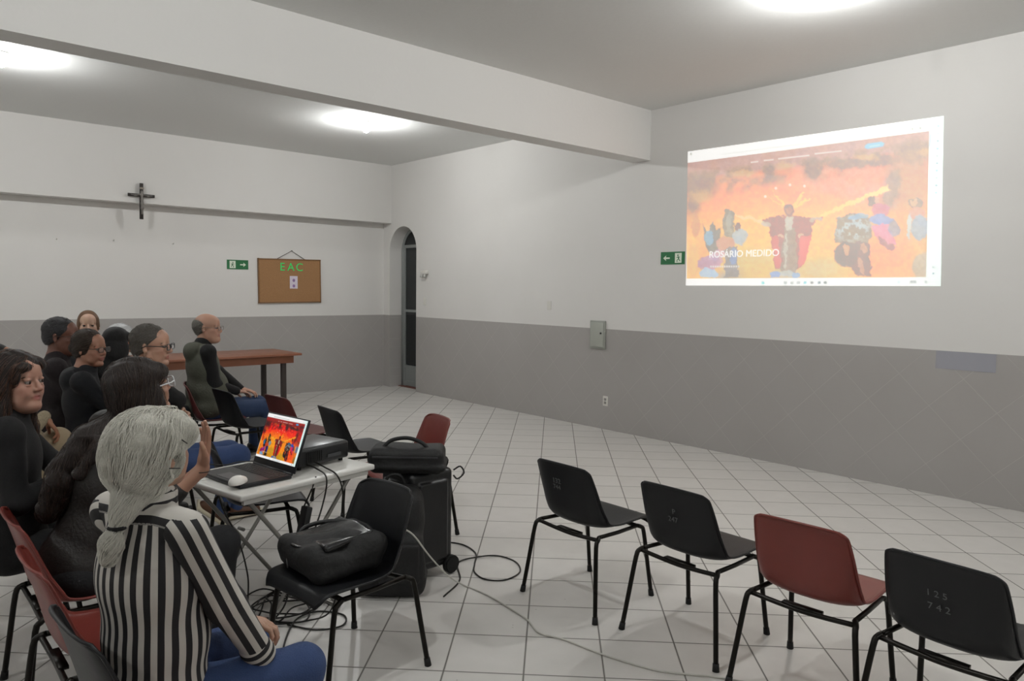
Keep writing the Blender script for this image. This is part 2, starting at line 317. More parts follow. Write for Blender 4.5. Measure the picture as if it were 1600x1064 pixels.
    for x1,x2,y1,y2 in [(512,552,312,307),(580,632,302,297),(655,818,293,275),(845,985,267,252)]: put(poly([(x1,y1-4),(x2,y2-4),(x2,y2+4),(x1,y1+4)],3,False),'eed8d4',.9)
    put(poly([(1108,222),(1120,214),(1190,204),(1206,212),(1200,228),(1120,242),(1104,236)],5,False),'8cc8e4',.95); put(poly([(1130,226),(1182,218),(1182,224),(1130,232)],3,False),'c4e4f0',.8)
    for x in range(300,445,12): put(poly([(x,846),(x+8,845),(x+8,854),(x,855)],3,False),'ece6e2',.9)
    # browser frame: white top, right strip, taskbar
    fr = np.maximum.reduce([np.clip((top-Y)/2.5+.5,0,1), np.clip((X-(1438-(Y-148)*.0236))/2.5+.5,0,1), np.clip((Y-912)/2.5+.5,0,1), np.clip((184-X)/2.5-2.5,0,1)])
    put(fr,'fbfdfa'); put(fr*np.clip((X-1300)/200,0,1),'e6f7f4',.8)
    for i,y in enumerate([123,160,200,240,278,316,354,392,432,470,860,893]): put(ell(1484-(y-120)*.035,y,7,6,warp=False,soft=.6),['8fb8d8','a8b4bc','8aa0b4'][i%3],.7)
    for x,c in [(575,'7fd8dc'),(692,'a8b4b8'),(726,'b8c0c0'),(760,'b0b8bc'),(795,'86d0e0'),(830,'8a9298'),(868,'8a9ca8'),(900,'7e8a90'),(1280,'c0e0ec'),(1345,'a8b0b4'),(1362,'a8b0b4'),(1420,'b4bcc0')]: put(ell(x,937,9,8,warp=False,soft=.6),c,.75)
    put(poly([(360,271),(840,207),(840,210),(360,274)],2,False),'c8ccc8',.8); put(ell(200,270,7,6,warp=False),'b0b4b0',.7)
    for x in (1350,1392): put(ell(x,133-(x-1392)*.12,6,6,warp=False),'a0a4a4',.7)
    put(poly([(1440,165),(1447,165),(1443,230),(1436,230)],3,False),'b8c8e0',.9)
    return np.clip(C,0,1)
def tolin(c): return np.where(c > .04045, ((c+.055)/1.055)**2.4, c/12.92)
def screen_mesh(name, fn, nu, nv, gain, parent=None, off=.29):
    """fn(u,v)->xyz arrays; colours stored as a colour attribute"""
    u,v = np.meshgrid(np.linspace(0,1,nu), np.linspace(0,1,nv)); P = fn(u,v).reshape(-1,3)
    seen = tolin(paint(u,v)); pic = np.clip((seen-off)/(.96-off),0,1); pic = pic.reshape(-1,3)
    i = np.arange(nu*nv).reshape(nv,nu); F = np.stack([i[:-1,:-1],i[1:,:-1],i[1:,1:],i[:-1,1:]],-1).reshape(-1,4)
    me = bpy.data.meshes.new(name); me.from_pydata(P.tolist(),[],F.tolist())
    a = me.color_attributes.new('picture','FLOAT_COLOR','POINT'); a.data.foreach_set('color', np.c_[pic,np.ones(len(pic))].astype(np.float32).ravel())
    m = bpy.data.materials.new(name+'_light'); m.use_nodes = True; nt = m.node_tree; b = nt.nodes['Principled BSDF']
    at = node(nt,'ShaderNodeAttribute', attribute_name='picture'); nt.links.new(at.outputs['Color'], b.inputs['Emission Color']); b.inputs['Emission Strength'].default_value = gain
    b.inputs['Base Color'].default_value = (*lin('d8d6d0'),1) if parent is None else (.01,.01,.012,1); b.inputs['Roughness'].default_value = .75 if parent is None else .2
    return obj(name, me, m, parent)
def wallpic(u,v):
    # measured corners on the wall: left y 4.67, right y 2.20; nearly level
    y = (4.679+(4.654-4.679)*v)*(1-u)+(2.226+(2.182-2.226)*v)*u; z = (3.12+(3.091-3.12)*u)*(1-v)+(1.714+(1.721-1.714)*u)*v
    return np.stack([np.full_like(y,XR-.004), y, z],-1)
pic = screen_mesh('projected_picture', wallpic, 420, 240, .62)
tag(pic, 'projected browser page with a red robed figure under an orange sky, on the white wall', 'projection')
M_tx = mat('projected_title_light',(.8,.8,.78), emit=(1,1,.96), es=.55)
text('title_text','ROSÁRIO MEDIDO', .093, frame_mtx((XR-.007,3.99,2.03),(0,-1,0),(0,0,1)), M_tx, pic, .0005)
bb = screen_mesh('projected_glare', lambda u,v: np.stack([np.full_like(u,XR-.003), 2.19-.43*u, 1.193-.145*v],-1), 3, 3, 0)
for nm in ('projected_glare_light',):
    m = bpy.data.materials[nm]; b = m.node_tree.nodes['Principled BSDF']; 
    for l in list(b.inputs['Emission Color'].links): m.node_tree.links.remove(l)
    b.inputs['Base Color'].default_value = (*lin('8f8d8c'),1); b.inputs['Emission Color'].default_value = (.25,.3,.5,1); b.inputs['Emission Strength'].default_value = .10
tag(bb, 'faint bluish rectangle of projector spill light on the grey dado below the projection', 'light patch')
# ------------------------------------------------------------ things on the walls
M_green = mat('sign_green','1c6b3c', .4); M_signw = mat('sign_cream','dfe8d6', .5)
def exit_sign(loc, ux, label, flip):
    # ux: reading direction along the wall
    t = thing('exit_sign', label, 'sign', loc, group=None); ux = Vector(ux); nrm = ux.cross(Vector((0,0,1)))
    def bx(name, cx, cz, w, h, d, m, par=t, rot=0):
        bm = bmesh.new(); vs = box(bm, (0,0,0), (w,d,h)); 
        if rot: bmesh.ops.rotate(bm, verts=bm.verts, cent=(0,0,0), matrix=Matrix.Rotation(rot,3,'Y'))
        bmesh.ops.translate(bm, vec=(cx,0,cz), verts=bm.verts)
        bmesh.ops.transform(bm, matrix=Matrix(((ux.x,nrm.x,0),(ux.y,nrm.y,0),(0,0,1))).to_4x4(), verts=bm.verts)
        bmesh.ops.translate(bm, vec=nrm*(d/2), verts=bm.verts); return obj(name, bm, m, par, smooth=False)
    bx('sign_plate', 0, 0, .31, .135, .006, M_green)
    s = -1 if flip else 1
    bx('doorway_symbol', -.075*s, 0, .085, .105, .008, M_signw)
    # running figure made of small strokes
    bm = bmesh.new()
    def st(x1,z1,x2,z2,w):
        L = math.hypot(x2-x1,z2-z1); a = math.atan2(z2-z1,x2-x1); vs = box(bm, (0,0,0), (L,.002,w), Matrix.Rotation(-a,3,'Y')); bmesh.ops.translate(bm, vec=((x1+x2)/2,0,(z1+z2)/2), verts=vs)
    cx = -.075*s
    st(cx,.012,cx-.008*s,-.012,.012); st(cx-.006*s,-.01,cx+.014*s,-.024,.007); st(cx+.014*s,-.024,cx+.012*s,-.044,.007); st(cx-.008*s,-.012,cx-.024*s,-.034,.007); st(cx,.012,cx+.02*s,.002,.006); st(cx,.012,cx-.02*s,.006,.006)
    vs = cyl(bm, (cx+.004*s,-.001,.028), (cx+.004*s,.001,.028), .008, n=12)
    bmesh.ops.transform(bm, matrix=Matrix(((ux.x,nrm.x,0),(ux.y,nrm.y,0),(0,0,1))).to_4x4(), verts=bm.verts); bmesh.ops.translate(bm, vec=nrm*.009, verts=bm.verts)
    obj('running_figure', bm, M_green, t, smooth=False)
    bm = bmesh.new(); L = .085; x0 = .005 if s>0 else -.005
    P = [(x0,-.008),(x0+s*L*.6,-.008),(x0+s*L*.55,-.03),(x0+s*L,0),(x0+s*L*.55,.03),(x0+s*L*.6,.008),(x0,.008)]
    f = bm.faces.new([bm.verts.new((x,0,z)) for x,z in P]); e = bmesh.ops.extrude_face_region(bm, geom=[f]); bmesh.ops.translate(bm, vec=(0,.003,0), verts=[g for g in e['geom'] if isinstance(g,bmesh.types.BMVert)])
    bmesh.ops.translate(bm, vec=(.03*s if s>0 else .03*s,0,0), verts=bm.verts)
    bmesh.ops.transform(bm, matrix=Matrix(((ux.x,nrm.x,0),(ux.y,nrm.y,0),(0,0,1))).to_4x4(), verts=bm.verts); bmesh.ops.translate(bm, vec=nrm*.006, verts=bm.verts)
    obj('arrow', bm, M_signw, t, smooth=False)
# back wall: reading direction +X, normal -Y ; (1,0,0)x(0,0,1)=(0,-1,0)
exit_sign((4.17,YB,1.952),(1,0,0),'green exit sign with an arrow pointing right, left of the cork board',False)
# right wall: reading direction -Y, normal -X ; (0,-1,0)x(0,0,1)=(-1,0,0)
exit_sign((XR,4.835,2.008),(0,-1,0),'green exit sign with an arrow pointing left, beside the projection',True)
# cork board
t = thing('cork_board','brown cork notice board with green letters E A C hanging from a cord','notice board',(4.965,YB,1.73))
boxobj('cork_panel',(0,-.02,0),(.97,.02,.63), mat('cork','9d7650',.9,bump=.4,bscale=120,var=.25), t, rot=Matrix.Rotation(-.012,3,'Y'))
bm = bmesh.new()
for c,s in (((0,-.02,.322),(1.0,.03,.02)),((0,-.02,-.322),(1.0,.03,.02)),((-.492,-.02,0),(.018,.03,.66)),((.492,-.02,0),(.018,.03,.66))): box(bm,c,s,Matrix.Rotation(-.012,3,'Y'),bev=.003)
bmesh.ops.rotate(bm,verts=bm.verts,cent=(0,0,0),matrix=Matrix.Rotation(0,3,'Y')); obj('board_frame',bm,mat('board_wood','7a5836',.6),t,auto=True)
tubeobj('hanging_cord',[(-.2,-.02,.33),(.03,-.01,.455),(.24,-.02,.33)],.0045,mat('grey_cord','5e5a54',.8),t)
bm = bmesh.new(); cyl(bm,(.03,.0,.455),(.03,-.03,.458),.006); obj('nail',bm,mat('nail_steel','777777',.4,.8),t)
M_let = mat('letter_green','3fe070',.5,emit=None)
for ch,x in (('E',-.13),('A',.005),('C',.145)): text('letter',ch,.17,frame_mtx((x,-.034,.205),(1,0,0),(0,0,1)),M_let,t,.003)
boxobj('paper_note',(.05,-.033,-.02),(.125,.003,.19),mat('paper_white','d8cfdc',.8),t)
for z in (.03,-.055):
    bm = bmesh.new(); vs = bmesh.ops.create_uvsphere(bm,u_segments=10,v_segments=6,radius=.022)['verts']; bmesh.ops.scale(bm,vec=(1,.15,1.1),verts=vs); bmesh.ops.translate(bm,vec=(.05,-.036,-.02+z),verts=vs)
    obj('note_flower',bm,mat('note_purple','8f6fa0',.7),t)
# crucifix
yc_ = YB-PR
t = thing('crucifix','dark wooden crucifix with a pale figure hanging from the wall ledge','crucifix',(2.825,yc_,2.72))
M_cw = mat('dark_wood_cross','231d1a',.55,bump=.2,bscale=50)
tl = Matrix.Rotation(.06,3,'X')
boxobj('cross_upright',(.0,-.035,0),(.042,.028,.46),M_cw,t,rot=tl,bev=.004); boxobj('cross_beam',(.0,-.037,.075),(.32,.028,.038),M_cw,t,rot=tl,bev=.004)
boxobj('inscription_plate',(0,-.062,.165),(.05,.006,.025),mat('tin_plate','8a8378',.4,.5),t)
# small wall fixtures
M_wp = mat('white_plastic','d9d7d0',.4)
t = thing('electric_panel','grey metal fuse box half on the dado of the right wall','fuse box',(XR,5.878,1.122))
M_pm = mat('panel_grey','9a9d95',.5,.1)
boxobj('panel_body',(-.012,0,0),(.024,.235,.335),M_pm,t,bev=.004); boxobj('panel_door',(-.028,0,0),(.008,.20,.29),mat('panel_door_grey','a9aca3',.45,.1),t,bev=.003)
bm = bmesh.new(); cyl(bm,(-.032,-.065,.02),(-.042,-.065,.02),.011); obj('panel_lock',bm,mat('black_plastic','141414',.4),t)
t = thing('wall_socket','small white wall socket low on the grey dado under the fuse box','socket',(XR,5.742,.34))
boxobj('socket_plate',(-.005,0,0),(.01,.075,.118),M_wp,t,bev=.004)
for z in (.02,-.02): boxobj('socket_insert',(-.011,0,z),(.004,.036,.03),mat('socket_grey','8d8b86',.5),t,bev=.002)
t = thing('emergency_lamp','small white emergency lamp on the wall right of the arched door','lamp',(XR,9.45,1.89))
boxobj('lamp_housing',(-.03,0,0),(.06,.15,.06),M_wp,t,bev=.012,seg=3)
bm = bmesh.new()
for y in (-.035,.035): cyl(bm,(-.04,y,-.03),(-.06,y,-.075),.022,.028,14)
obj('lamp_heads',bm,mat('lamp_silver','b7b7b2',.3,.4),t,auto=True)
t = thing('light_switch','white light switch right of the arched door under the emergency lamp','switch',(XR,9.47,1.44))
boxobj('switch_plate',(-.005,0,0),(.01,.075,.115),M_wp,t,bev=.004); boxobj('switch_rocker',(-.011,0,0),(.006,.022,.04),M_wp,t,bev=.002)
t = thing('wall_plate','small white blank plate on the white wall near the middle','cover plate',(XR,6.72,1.45)); boxobj('plate_face',(-.004,0,0),(.008,.075,.11),mat('plate_cream','d2d0c9',.6),t,bev=.003)
for x,z,w in ((1.907,2.193,'leftmost'),(2.547,2.211,'middle'),(3.283,2.207,'rightmost')):
    bm = bmesh.new(); tube(bm,[(0,0,0),(0,-.03,-.003),(0,-.045,.012)],.006,8); o = obj('wall_hook',bm,mat('hook_white','c4c2bb',.4)); o.location = (x,YB,z)
    cyl_bm = None; tag(o,f'{w} of three tiny white hooks on the back wall below the crucifix ledge','hook',group='tiny wall hooks')
# ------------------------------------------------------------ chairs
M_tube = mat('black_tube','17140f',.35,.6); M_cap = mat('rubber_cap','0b0b0b',.7)
M_sblk = mat('black_plastic_shell','121316',.45,spec=.35,bump=.06,bscale=25); M_sred = mat('red_plastic_shell','722e26',.38,bump=.06,bscale=25,var=.06); M_smar = mat('maroon_plastic_shell','5a2624',.4,bump=.06,bscale=25)
M_num = mat('stencil_grey','5a5b5c',.8)
def shell_mesh():
    rows = [(.515,.405,.175,0,-.012),(.50,.425,.195,0,-.008),(.47,.44,.207,0,0),(.36,.432,.214,0,.012),(.24,.42,.214,0,.022),(.15,.42,.212,.012,.036),(.092,.44,.208,.045,.05),(.062,.49,.205,.055,.035),(.045,.56,.203,.05,.008),(.022,.65,.197,.042,-.004),(.0,.725,.188,.034,-.006),(-.008,.748,.180,.03,-.010),(-.013,.762,.160,.028,-.012)]
    V = [Vector((a,b,c)) for a,b,c,_,_ in rows]; O = [Vector((d,e,0)) for *_,d,e in rows]
    Vs = catmull(V,4); Os = catmull(O,4); nc = 18; bm = bmesh.new(); G = []
    for p,o in zip(Vs,Os):
        r = []
        for k in range(nc+1):
            u = -1+2*k/nc; e = abs(u)**2.4
            r.append(bm.verts.new((p.x+o.x*e, p.z*math.sin(u*PI/2*.92)/math.sin(PI/2*.92), p.y+o.y*e)))
        G.append(r)
    for i in range(len(G)-1):
        for k in range(nc): bm.faces.new((G[i][k],G[i][k+1],G[i+1][k+1],G[i+1][k]))
    bmesh.ops.recalc_face_normals(bm, faces=bm.faces)
    loop = [v.co.copy() for v in G[0]]+[r[-1].co.copy() for r in G[1:]]+[v.co.copy() for v in G[-1][-2::-1]]+[r[0].co.copy() for r in G[-2:0:-1]]
    bmesh.ops.solidify(bm, geom=list(bm.faces), thickness=.006)
    tube(bm, loop, .0055, 6, closed=True)
    return bm
def make_chair(shellmat):
    t = thing('stacking_chair','x','chair')
    obj('seat_shell', shell_mesh(), shellmat, t)
    for s in (1,-1):
        for (foot,top,bend) in (((0,.265*s,0),(.045,.222*s,.365),(.085,.205*s,.405)),((.50,.225*s,0),(.445,.205*s,.36),(.40,.195*s,.40))):
            d = (Vector(top)-Vector(foot)); pts = [Vector(foot)+(0,0,.0) if False else Vector(foot)+d*.01, Vector(foot)+d*.5, top, Vector(top)+Vector((( bend[0]-top[0])*.45,(bend[1]-top[1])*.3,(bend[2]-top[2])*.75)), bend]
            leg = tubeobj('leg', pts, .0115, M_tube, t, 10, 3)
            bm = bmesh.new(); cyl(bm, Vector(foot), Vector(foot)+d.normalized()*.035, .0155, .0135, 12); obj('foot_cap', bm, M_cap, leg)
    bm = bmesh.new()
    for s in (1,-1): tube(bm, [(.085,.205*s,.405),(.24,.199*s,.398),(.40,.195*s,.40)], .0105, 10)
    tube(bm, catmull([(.07,-.208,.395),(.075,-.1,.385),(.078,0,.38),(.075,.1,.385),(.07,.208,.395)],4), .0105, 10)
    tube(bm, [(.40,-.195,.40),(.40,.195,.40)], .0105, 10)
    box(bm, (.085,0,.392), (.03,.16,.012)); obj('seat_frame', bm, M_tube, t)
    return t
def copy_tree(o, parent=None):
    c = o.copy(); COL.objects.link(c)
    if parent: c.parent = parent
    for ch in list(o.children): copy_tree(ch, c)
    return c
protos = {'b': make_chair(M_sblk)}
used = set()
def chair(kind, x, y, rz, label, group=None, num=None):
    if kind not in protos:
        p = copy_tree(protos['b']); protos[kind] = p
        for ch in p.children:
            if ch.name.startswith('seat_shell'):
                ch.data = ch.data.copy(); ch.data.materials[0] = {'r':M_sred,'m':M_smar}[kind]
    if kind in used: c = copy_tree(protos[kind])
    else: c = protos[kind]; used.add(kind)
    c.location = (x,y,0); c.rotation_euler = (0,0,rz); c['label'] = label; c['category'] = 'chair'
    if group: c['group'] = group
    for (body,yy,zz,sz) in (num or []): NUMS.append((c,body,yy,zz,sz))
    return c
NUMS = []
FR = 'empty chairs of the front row'
chair('b', 2.68, 2.625, 0, 'black shell chair with faded numbers, leftmost of the four empty chairs at the right', FR, [('132',.03,.66,.04),('744',.035,.625,.036)])
chair('b', 2.745, 1.98, 0, 'black shell chair between another black chair and the red one in the right foreground', FR, [('P',-.01,.645,.036),('247',0,.605,.036)])
chair('r', 2.71, 1.36, R_(3), 'red shell chair in the right foreground, between two black chairs', FR)
chair('b', 2.69, .845, R_(-2), 'black shell chair marked 742 at the right edge of the photo', FR, [('1 2 5',.01,.635,.034),('7 4 2',.005,.585,.036)])
chair('b', 2.57, 4.93, R_(-3), 'empty black shell chair standing alone behind the projector', FR)
chair('m', 2.52, 5.72, R_(6), 'maroon shell chair whose back rises just behind the open laptop', FR)
chair('b', 2.30, 6.32, R_(4), 'black shell chair beside the man in the grey green vest', FR)
chair('m', 2.22, 6.93, R_(-20), 'maroon shell chair under the man in the grey green vest', FR)
chair('r', 3.02, 4.12, R_(170), 'red shell chair turned around behind the pile of black cases', FR)
chair('b', 1.79, 2.83, R_(187), 'black shell chair carrying a black shoulder bag, in front of the folding table', FR)
chair('b', 1.46, 4.18, R_(-15), 'black shell chair seen through the legs of the white folding table', 'middle row chairs')
chair('r', .36, 1.58, R_(8), 'red shell chair of which only the top edge shows at the bottom of the photo', 'rear row chairs')
chair('b', .385, 2.18, R_(4), 'black shell chair under the woman in the striped shirt', 'rear row chairs')
chair('r', .385, 2.79, 0, 'empty red shell chair nearest the camera at the left', 'rear row chairs')
chair('r', .41, 3.35, 0, 'red shell chair under the woman in the brown jacket', 'rear row chairs')
chair('r', .25, 3.98, 0, 'red shell chair under the woman in black at the left edge', 'rear row chairs')
chair('m', 1.12, 5.04, R_(0), 'shell chair under the man in the dark jumper with black glasses', 'middle row chairs')
chair('m', .92, 5.60, R_(-4), 'maroon shell chair under the woman in the navy hooded jacket', 'middle row chairs')
chair('m', .86, 6.20, R_(-8), 'maroon shell chair under the grey haired man in the maroon jumper', 'middle row chairs')
chair('b', 1.32, 6.46, 0, 'shell chair under the person with long black hair', 'middle row chairs')
chair('b', .18, 4.98, 0, 'shell chair under the person in the beige cardigan', 'rear row chairs')
for c, body, yy, zz, sz in NUMS:
    # on the rear face of the back, reading direction -Y seen from behind
    f = (zz-.56)/(.725-.56); xx = .045-.045*f-.0075
    text('stencilled_number', body, sz, frame_mtx((xx,yy,zz),(0,-1,0),(-.25,0,1)), M_num, c, .0006)
# ------------------------------------------------------------ signed distance modeller
def nrm_(v): v = np.asarray(v,float); return v/np.linalg.norm(v)
class SDF:
    def __init__(s): s.p = []
    def add(s, f, lo, hi, k, op='+'): s.p.append((f, np.array(lo,float), np.array(hi,float), k, op)); return s
    def cap(s, a, b, ra, rb=None, k=.02, op='+', flat=None, ff=1.):
        a = np.asarray(a,float); b = np.asarray(b,float); rb = ra if rb is None else rb; d = b-a; L = max(d@d,1e-9); R = max(ra,rb)
        fn = None if flat is None else nrm_(flat)
        def f(x,y,z):
            qx,qy,qz = x-a[0],y-a[1],z-a[2]
            if fn is not None:
                c = (qx*fn[0]+qy*fn[1]+qz*fn[2]); t0 = np.clip((qx*d[0]+qy*d[1]+qz*d[2])/L,0,1); c = c-t0*(d@fn); e = c*(ff-1)
                qx,qy,qz = qx+fn[0]*e,qy+fn[1]*e,qz+fn[2]*e
            t = np.clip((qx*d[0]+qy*d[1]+qz*d[2])/L,0,1)
            return np.sqrt((qx-t*d[0])**2+(qy-t*d[1])**2+(qz-t*d[2])**2)-(ra+(rb-ra)*t)
        return s.add(f, np.minimum(a,b)-R, np.maximum(a,b)+R, k, op)
    def ell(s, c, r, M=None, k=.02, op='+'):
        c = np.asarray(c,float); r = np.asarray(r,float); M = np.eye(3) if M is None else np.asarray(M,float); R = r.max()
        ext = np.sqrt(((M*r)**2).sum(1))
        def f(x,y,z):
            qx,qy,qz = x-c[0],y-c[1],z-c[2]
            l = [(qx*M[0,i]+qy*M[1,i]+qz*M[2,i])/r[i] for i in range(3)]
            k0 = np.sqrt(l[0]**2+l[1]**2+l[2]**2)+1e-6; k1 = np.sqrt((l[0]/r[0])**2+(l[1]/r[1])**2+(l[2]/r[2])**2)+1e-6
            return k0*(k0-1)/k1
        return s.add(f, c-ext, c+ext, k, op)
    def chain(s, P, R, k=.02, op='+', **kw):
        for i in range(len(P)-1): s.cap(P[i],P[i+1],R[i] if not np.isscalar(R) else R,R[i+1] if not np.isscalar(R) else R,k,op,**kw)
        return s
    @staticmethod
    def comb(F, d, k, op):
        if op == '-': d = -d; h = np.clip(.5-.5*(d-F)/k,0,1) if False else np.clip(.5-.5*(F-d)/k,0,1); return F*(1-h)+d*h+k*h*(1-h)
        h = np.clip(.5+.5*(F-d)/k,0,1); return F*(1-h)+d*h-k*h*(1-h)
    def ev(s, P):
        x,y,z = P.T; F = np.full(len(P),1.)
        for f,lo,hi,k,op in s.p:
            F = s.comb(F,f(x,y,z),k,op)
        return F
    def mesh(s, h, noise=None):
        lo = np.min([p[1] for p in s.p if p[4]=='+'],0)-3*h; hi = np.max([p[2] for p in s.p if p[4]=='+'],0)+3*h
        ax = [np.arange(lo[i],hi[i]+h,h,dtype=np.float32) for i in range(3)]; n = [len(a) for a in ax]
        F = np.full(n,1.,np.float32)
        for f,l,u,k,op in s.p:
            m = k+2.5*h; i0 = [max(0,int((l[i]-m-lo[i])/h)) for i in range(3)]; i1 = [min(n[i],int((u[i]+m-lo[i])/h)+2) for i in range(3)]
            if any(i0[i]>=i1[i] for i in range(3)): continue
            sl = tuple(slice(i0[i],i1[i]) for i in range(3)); X = ax[0][sl[0]][:,None,None]; Y = ax[1][sl[1]][None,:,None]; Z = ax[2][sl[2]][None,None,:]
            F[sl] = s.comb(F[sl], f(X,Y,Z).astype(np.float32), k, op)
        if noise:
            F += noise(ax[0][:,None,None],ax[1][None,:,None],ax[2][None,None,:]).astype(np.float32)
            for a in range(3):
                F[tuple(0 if i==a else slice(None) for i in range(3))] = 1; F[tuple(-1 if i==a else slice(None) for i in range(3))] = 1
        ins = F < 0; C = ins[:-1,:-1,:-1].astype(np.int8)
        for dx in (0,1):
            for dy in (0,1):
                for dz in (0,1):
                    if dx+dy+dz: C = C+ins[dx:n[0]-1+dx,dy:n[1]-1+dy,dz:n[2]-1+dz]
        cells = np.argwhere((C>0)&(C<8)); idx = np.full(C.shape,-1,np.int32); idx[tuple(cells.T)] = np.arange(len(cells))
        cor = np.array([(a,b,c) for a in (0,1) for b in (0,1) for c in (0,1)]); vals = np.stack([F[tuple((cells+c).T)] for c in cor],1)
        acc = np.zeros((len(cells),3)); cnt = np.zeros(len(cells))
        for i in range(8):
            for j in range(i+1,8):
                if abs(cor[i]-cor[j]).sum()!=1: continue
                a,b = vals[:,i],vals[:,j]; m = (a<0)!=(b<0); t = np.where(m,a/np.where(m,a-b,1),0)
                acc += m[:,None]*(cor[i]+(cor[j]-cor[i])*t[:,None]); cnt += m
        V = (cells+acc/cnt[:,None])*h+lo; Q = []
        for a in range(3):
            b,c = (a+1)%3,(a+2)%3; sa = [slice(None)]*3; sb = [slice(None)]*3; sa[a] = slice(0,-1); sb[a] = slice(1,None)
            E1,E2 = ins[tuple(sa)],ins[tuple(sb)]; e = np.argwhere(E1!=E2)
            ok = (e[:,b]>0)&(e[:,c]>0)&(e[:,b]<n[b]-1)&(e[:,c]<n[c]-1); e = e[ok]; fl = E1[tuple(e.T)]
            def at(db,dc):
                g = e.copy(); g[:,b]-=db; g[:,c]-=dc; return idx[tuple(g.T)]
            q = np.stack([at(1,1),at(0,1),at(0,0),at(1,0)],1); q[~fl] = q[~fl][:,::-1]; Q.append(q)
        Q = np.concatenate(Q); Q = Q[(Q>=0).all(1)]
        me = bpy.data.meshes.new('m'); me.vertices.add(len(V)); me.vertices.foreach_set('co', V.astype(np.float32).ravel())
        me.loops.add(len(Q)*4); me.loops.foreach_set('vertex_index', Q.astype(np.int32).ravel())
        me.polygons.add(len(Q)); me.polygons.foreach_set('loop_start', np.arange(0,len(Q)*4,4,dtype=np.int32)); me.update(calc_edges=True); me.validate()
        return me, V
def wrinkle(amp, f=1., seed=0, sx=1, sy=1, sz=1):
    r = np.random.RandomState(seed); W = r.randn(5,3)*np.array([14*sx,14*sy,14*sz])*f; ph = r.rand(5)*6.3
    def g(x,y,z):
        o = 0
        for w,p in zip(W,ph): o = o+np.sin(w[0]*x+w[1]*y+w[2]*z+p+1.5*np.sin(9*z+5*x+p))
        return amp*o/2.5
    return g
# ------------------------------------------------------------ people
def rotm(yaw=0, pitch=0, roll=0):
    """local frame: +x forward, +y left, +z up; pitch > 0 looks down, roll > 0 tips to the right shoulder"""
    return np.array(Matrix.Rotation(yaw,3,'Z') @ Matrix.Rotation(pitch,3,'Y') @ Matrix.Rotation(roll,3,'X'))
class Fr:
    def __init__(s, o, M, sc=1.): s.o = np.array(o,float); s.M = np.array(M,float); s.sc = sc
    def __call__(s, x, y, z): return s.o+s.M@(np.array((x,y,z),float)*s.sc)
def head_sdf(S, H, wide=1., nose=1., jaw=1., fat=0., gaze=0.):
    c = H.sc; M = H.M; e = lambda p,r,k=.007,op='+',Mx=None: S.ell(H(*p),np.array(r)*c,M if Mx is None else M@Mx,k*c,op)
    cp = lambda a,b,ra,rb=None,k=.01,op='+': S.cap(H(*a),H(*b),ra*c,(ra if rb is None else rb)*c,k*c,op)
    w = wide
    e((-.014,0,.035),(.095,.076*w,.082)); e((.028,0,-.03),(.062,.062*w,.082)); e((.03,0,.045),(.064,.06*w,.058),.01)
    cp((.005,.04*w,-.06),(.058,.012,-.094*jaw),.024,.018,.012); cp((.005,-.04*w,-.06),(.058,-.012,-.094*jaw),.024,.018,.012)
    cp((.0,.052*w,-.04),(.01,.042*w,-.065),.019,.017,.012); cp((.0,-.052*w,-.04),(.01,-.042*w,-.065),.019,.017,.012)
    cp((.075,-.03,.024),(.075,.03,.024),.0125,.0125,.012)
    for s in (1,-1):
        e((.058,.038*s*w,-.022),(.026,.023,.02),.012); e((.0925,.0305*s*w,.003),(.016,.0175,.0115),.008,'-')
        e((.0765,.0305*s*w,.0125),(.0145,.0175,.0075),.003); e((.0755,.0305*s*w,-.0085),(.0135,.0165,.006),.003)
        e((-.006,.078*s*w,-.006),(.017,.0065,.031),.006,'+',rotm(.35*s,0,0)@rotm(0,-.2,0)); e((.002,.084*s*w,-.002),(.008,.005,.016),.004,'-')
        cp((.064,.032*s,-.045),(.048,.038*s,-.07),.019+fat,.019+fat,.015)
    cp((.084,0,.014),(.1035,0,-.024),.0065*nose,.0115*nose,.008); e((.093,.0105,-.029),(.011,.0085,.0075),.005); e((.093,-.0105,-.029),(.011,.0085,.0075),.005)
    cp((.0855,-.02,-.054),(.0855,.02,-.054),.0045,.0045,.006); e((.0885,0,-.0525),(.009,.012,.0055),.006); e((.086,0,-.0655),(.011,.018,.0065),.006)
    cp((.098,-.021,-.0595),(.098,.021,-.0595),.0035,.0035,.003,'-'); e((.075,0,-.092*jaw),(.02,.022,.018),.012)
    if fat: e((.04,0,-.095),(.05,.045,.03),.03)
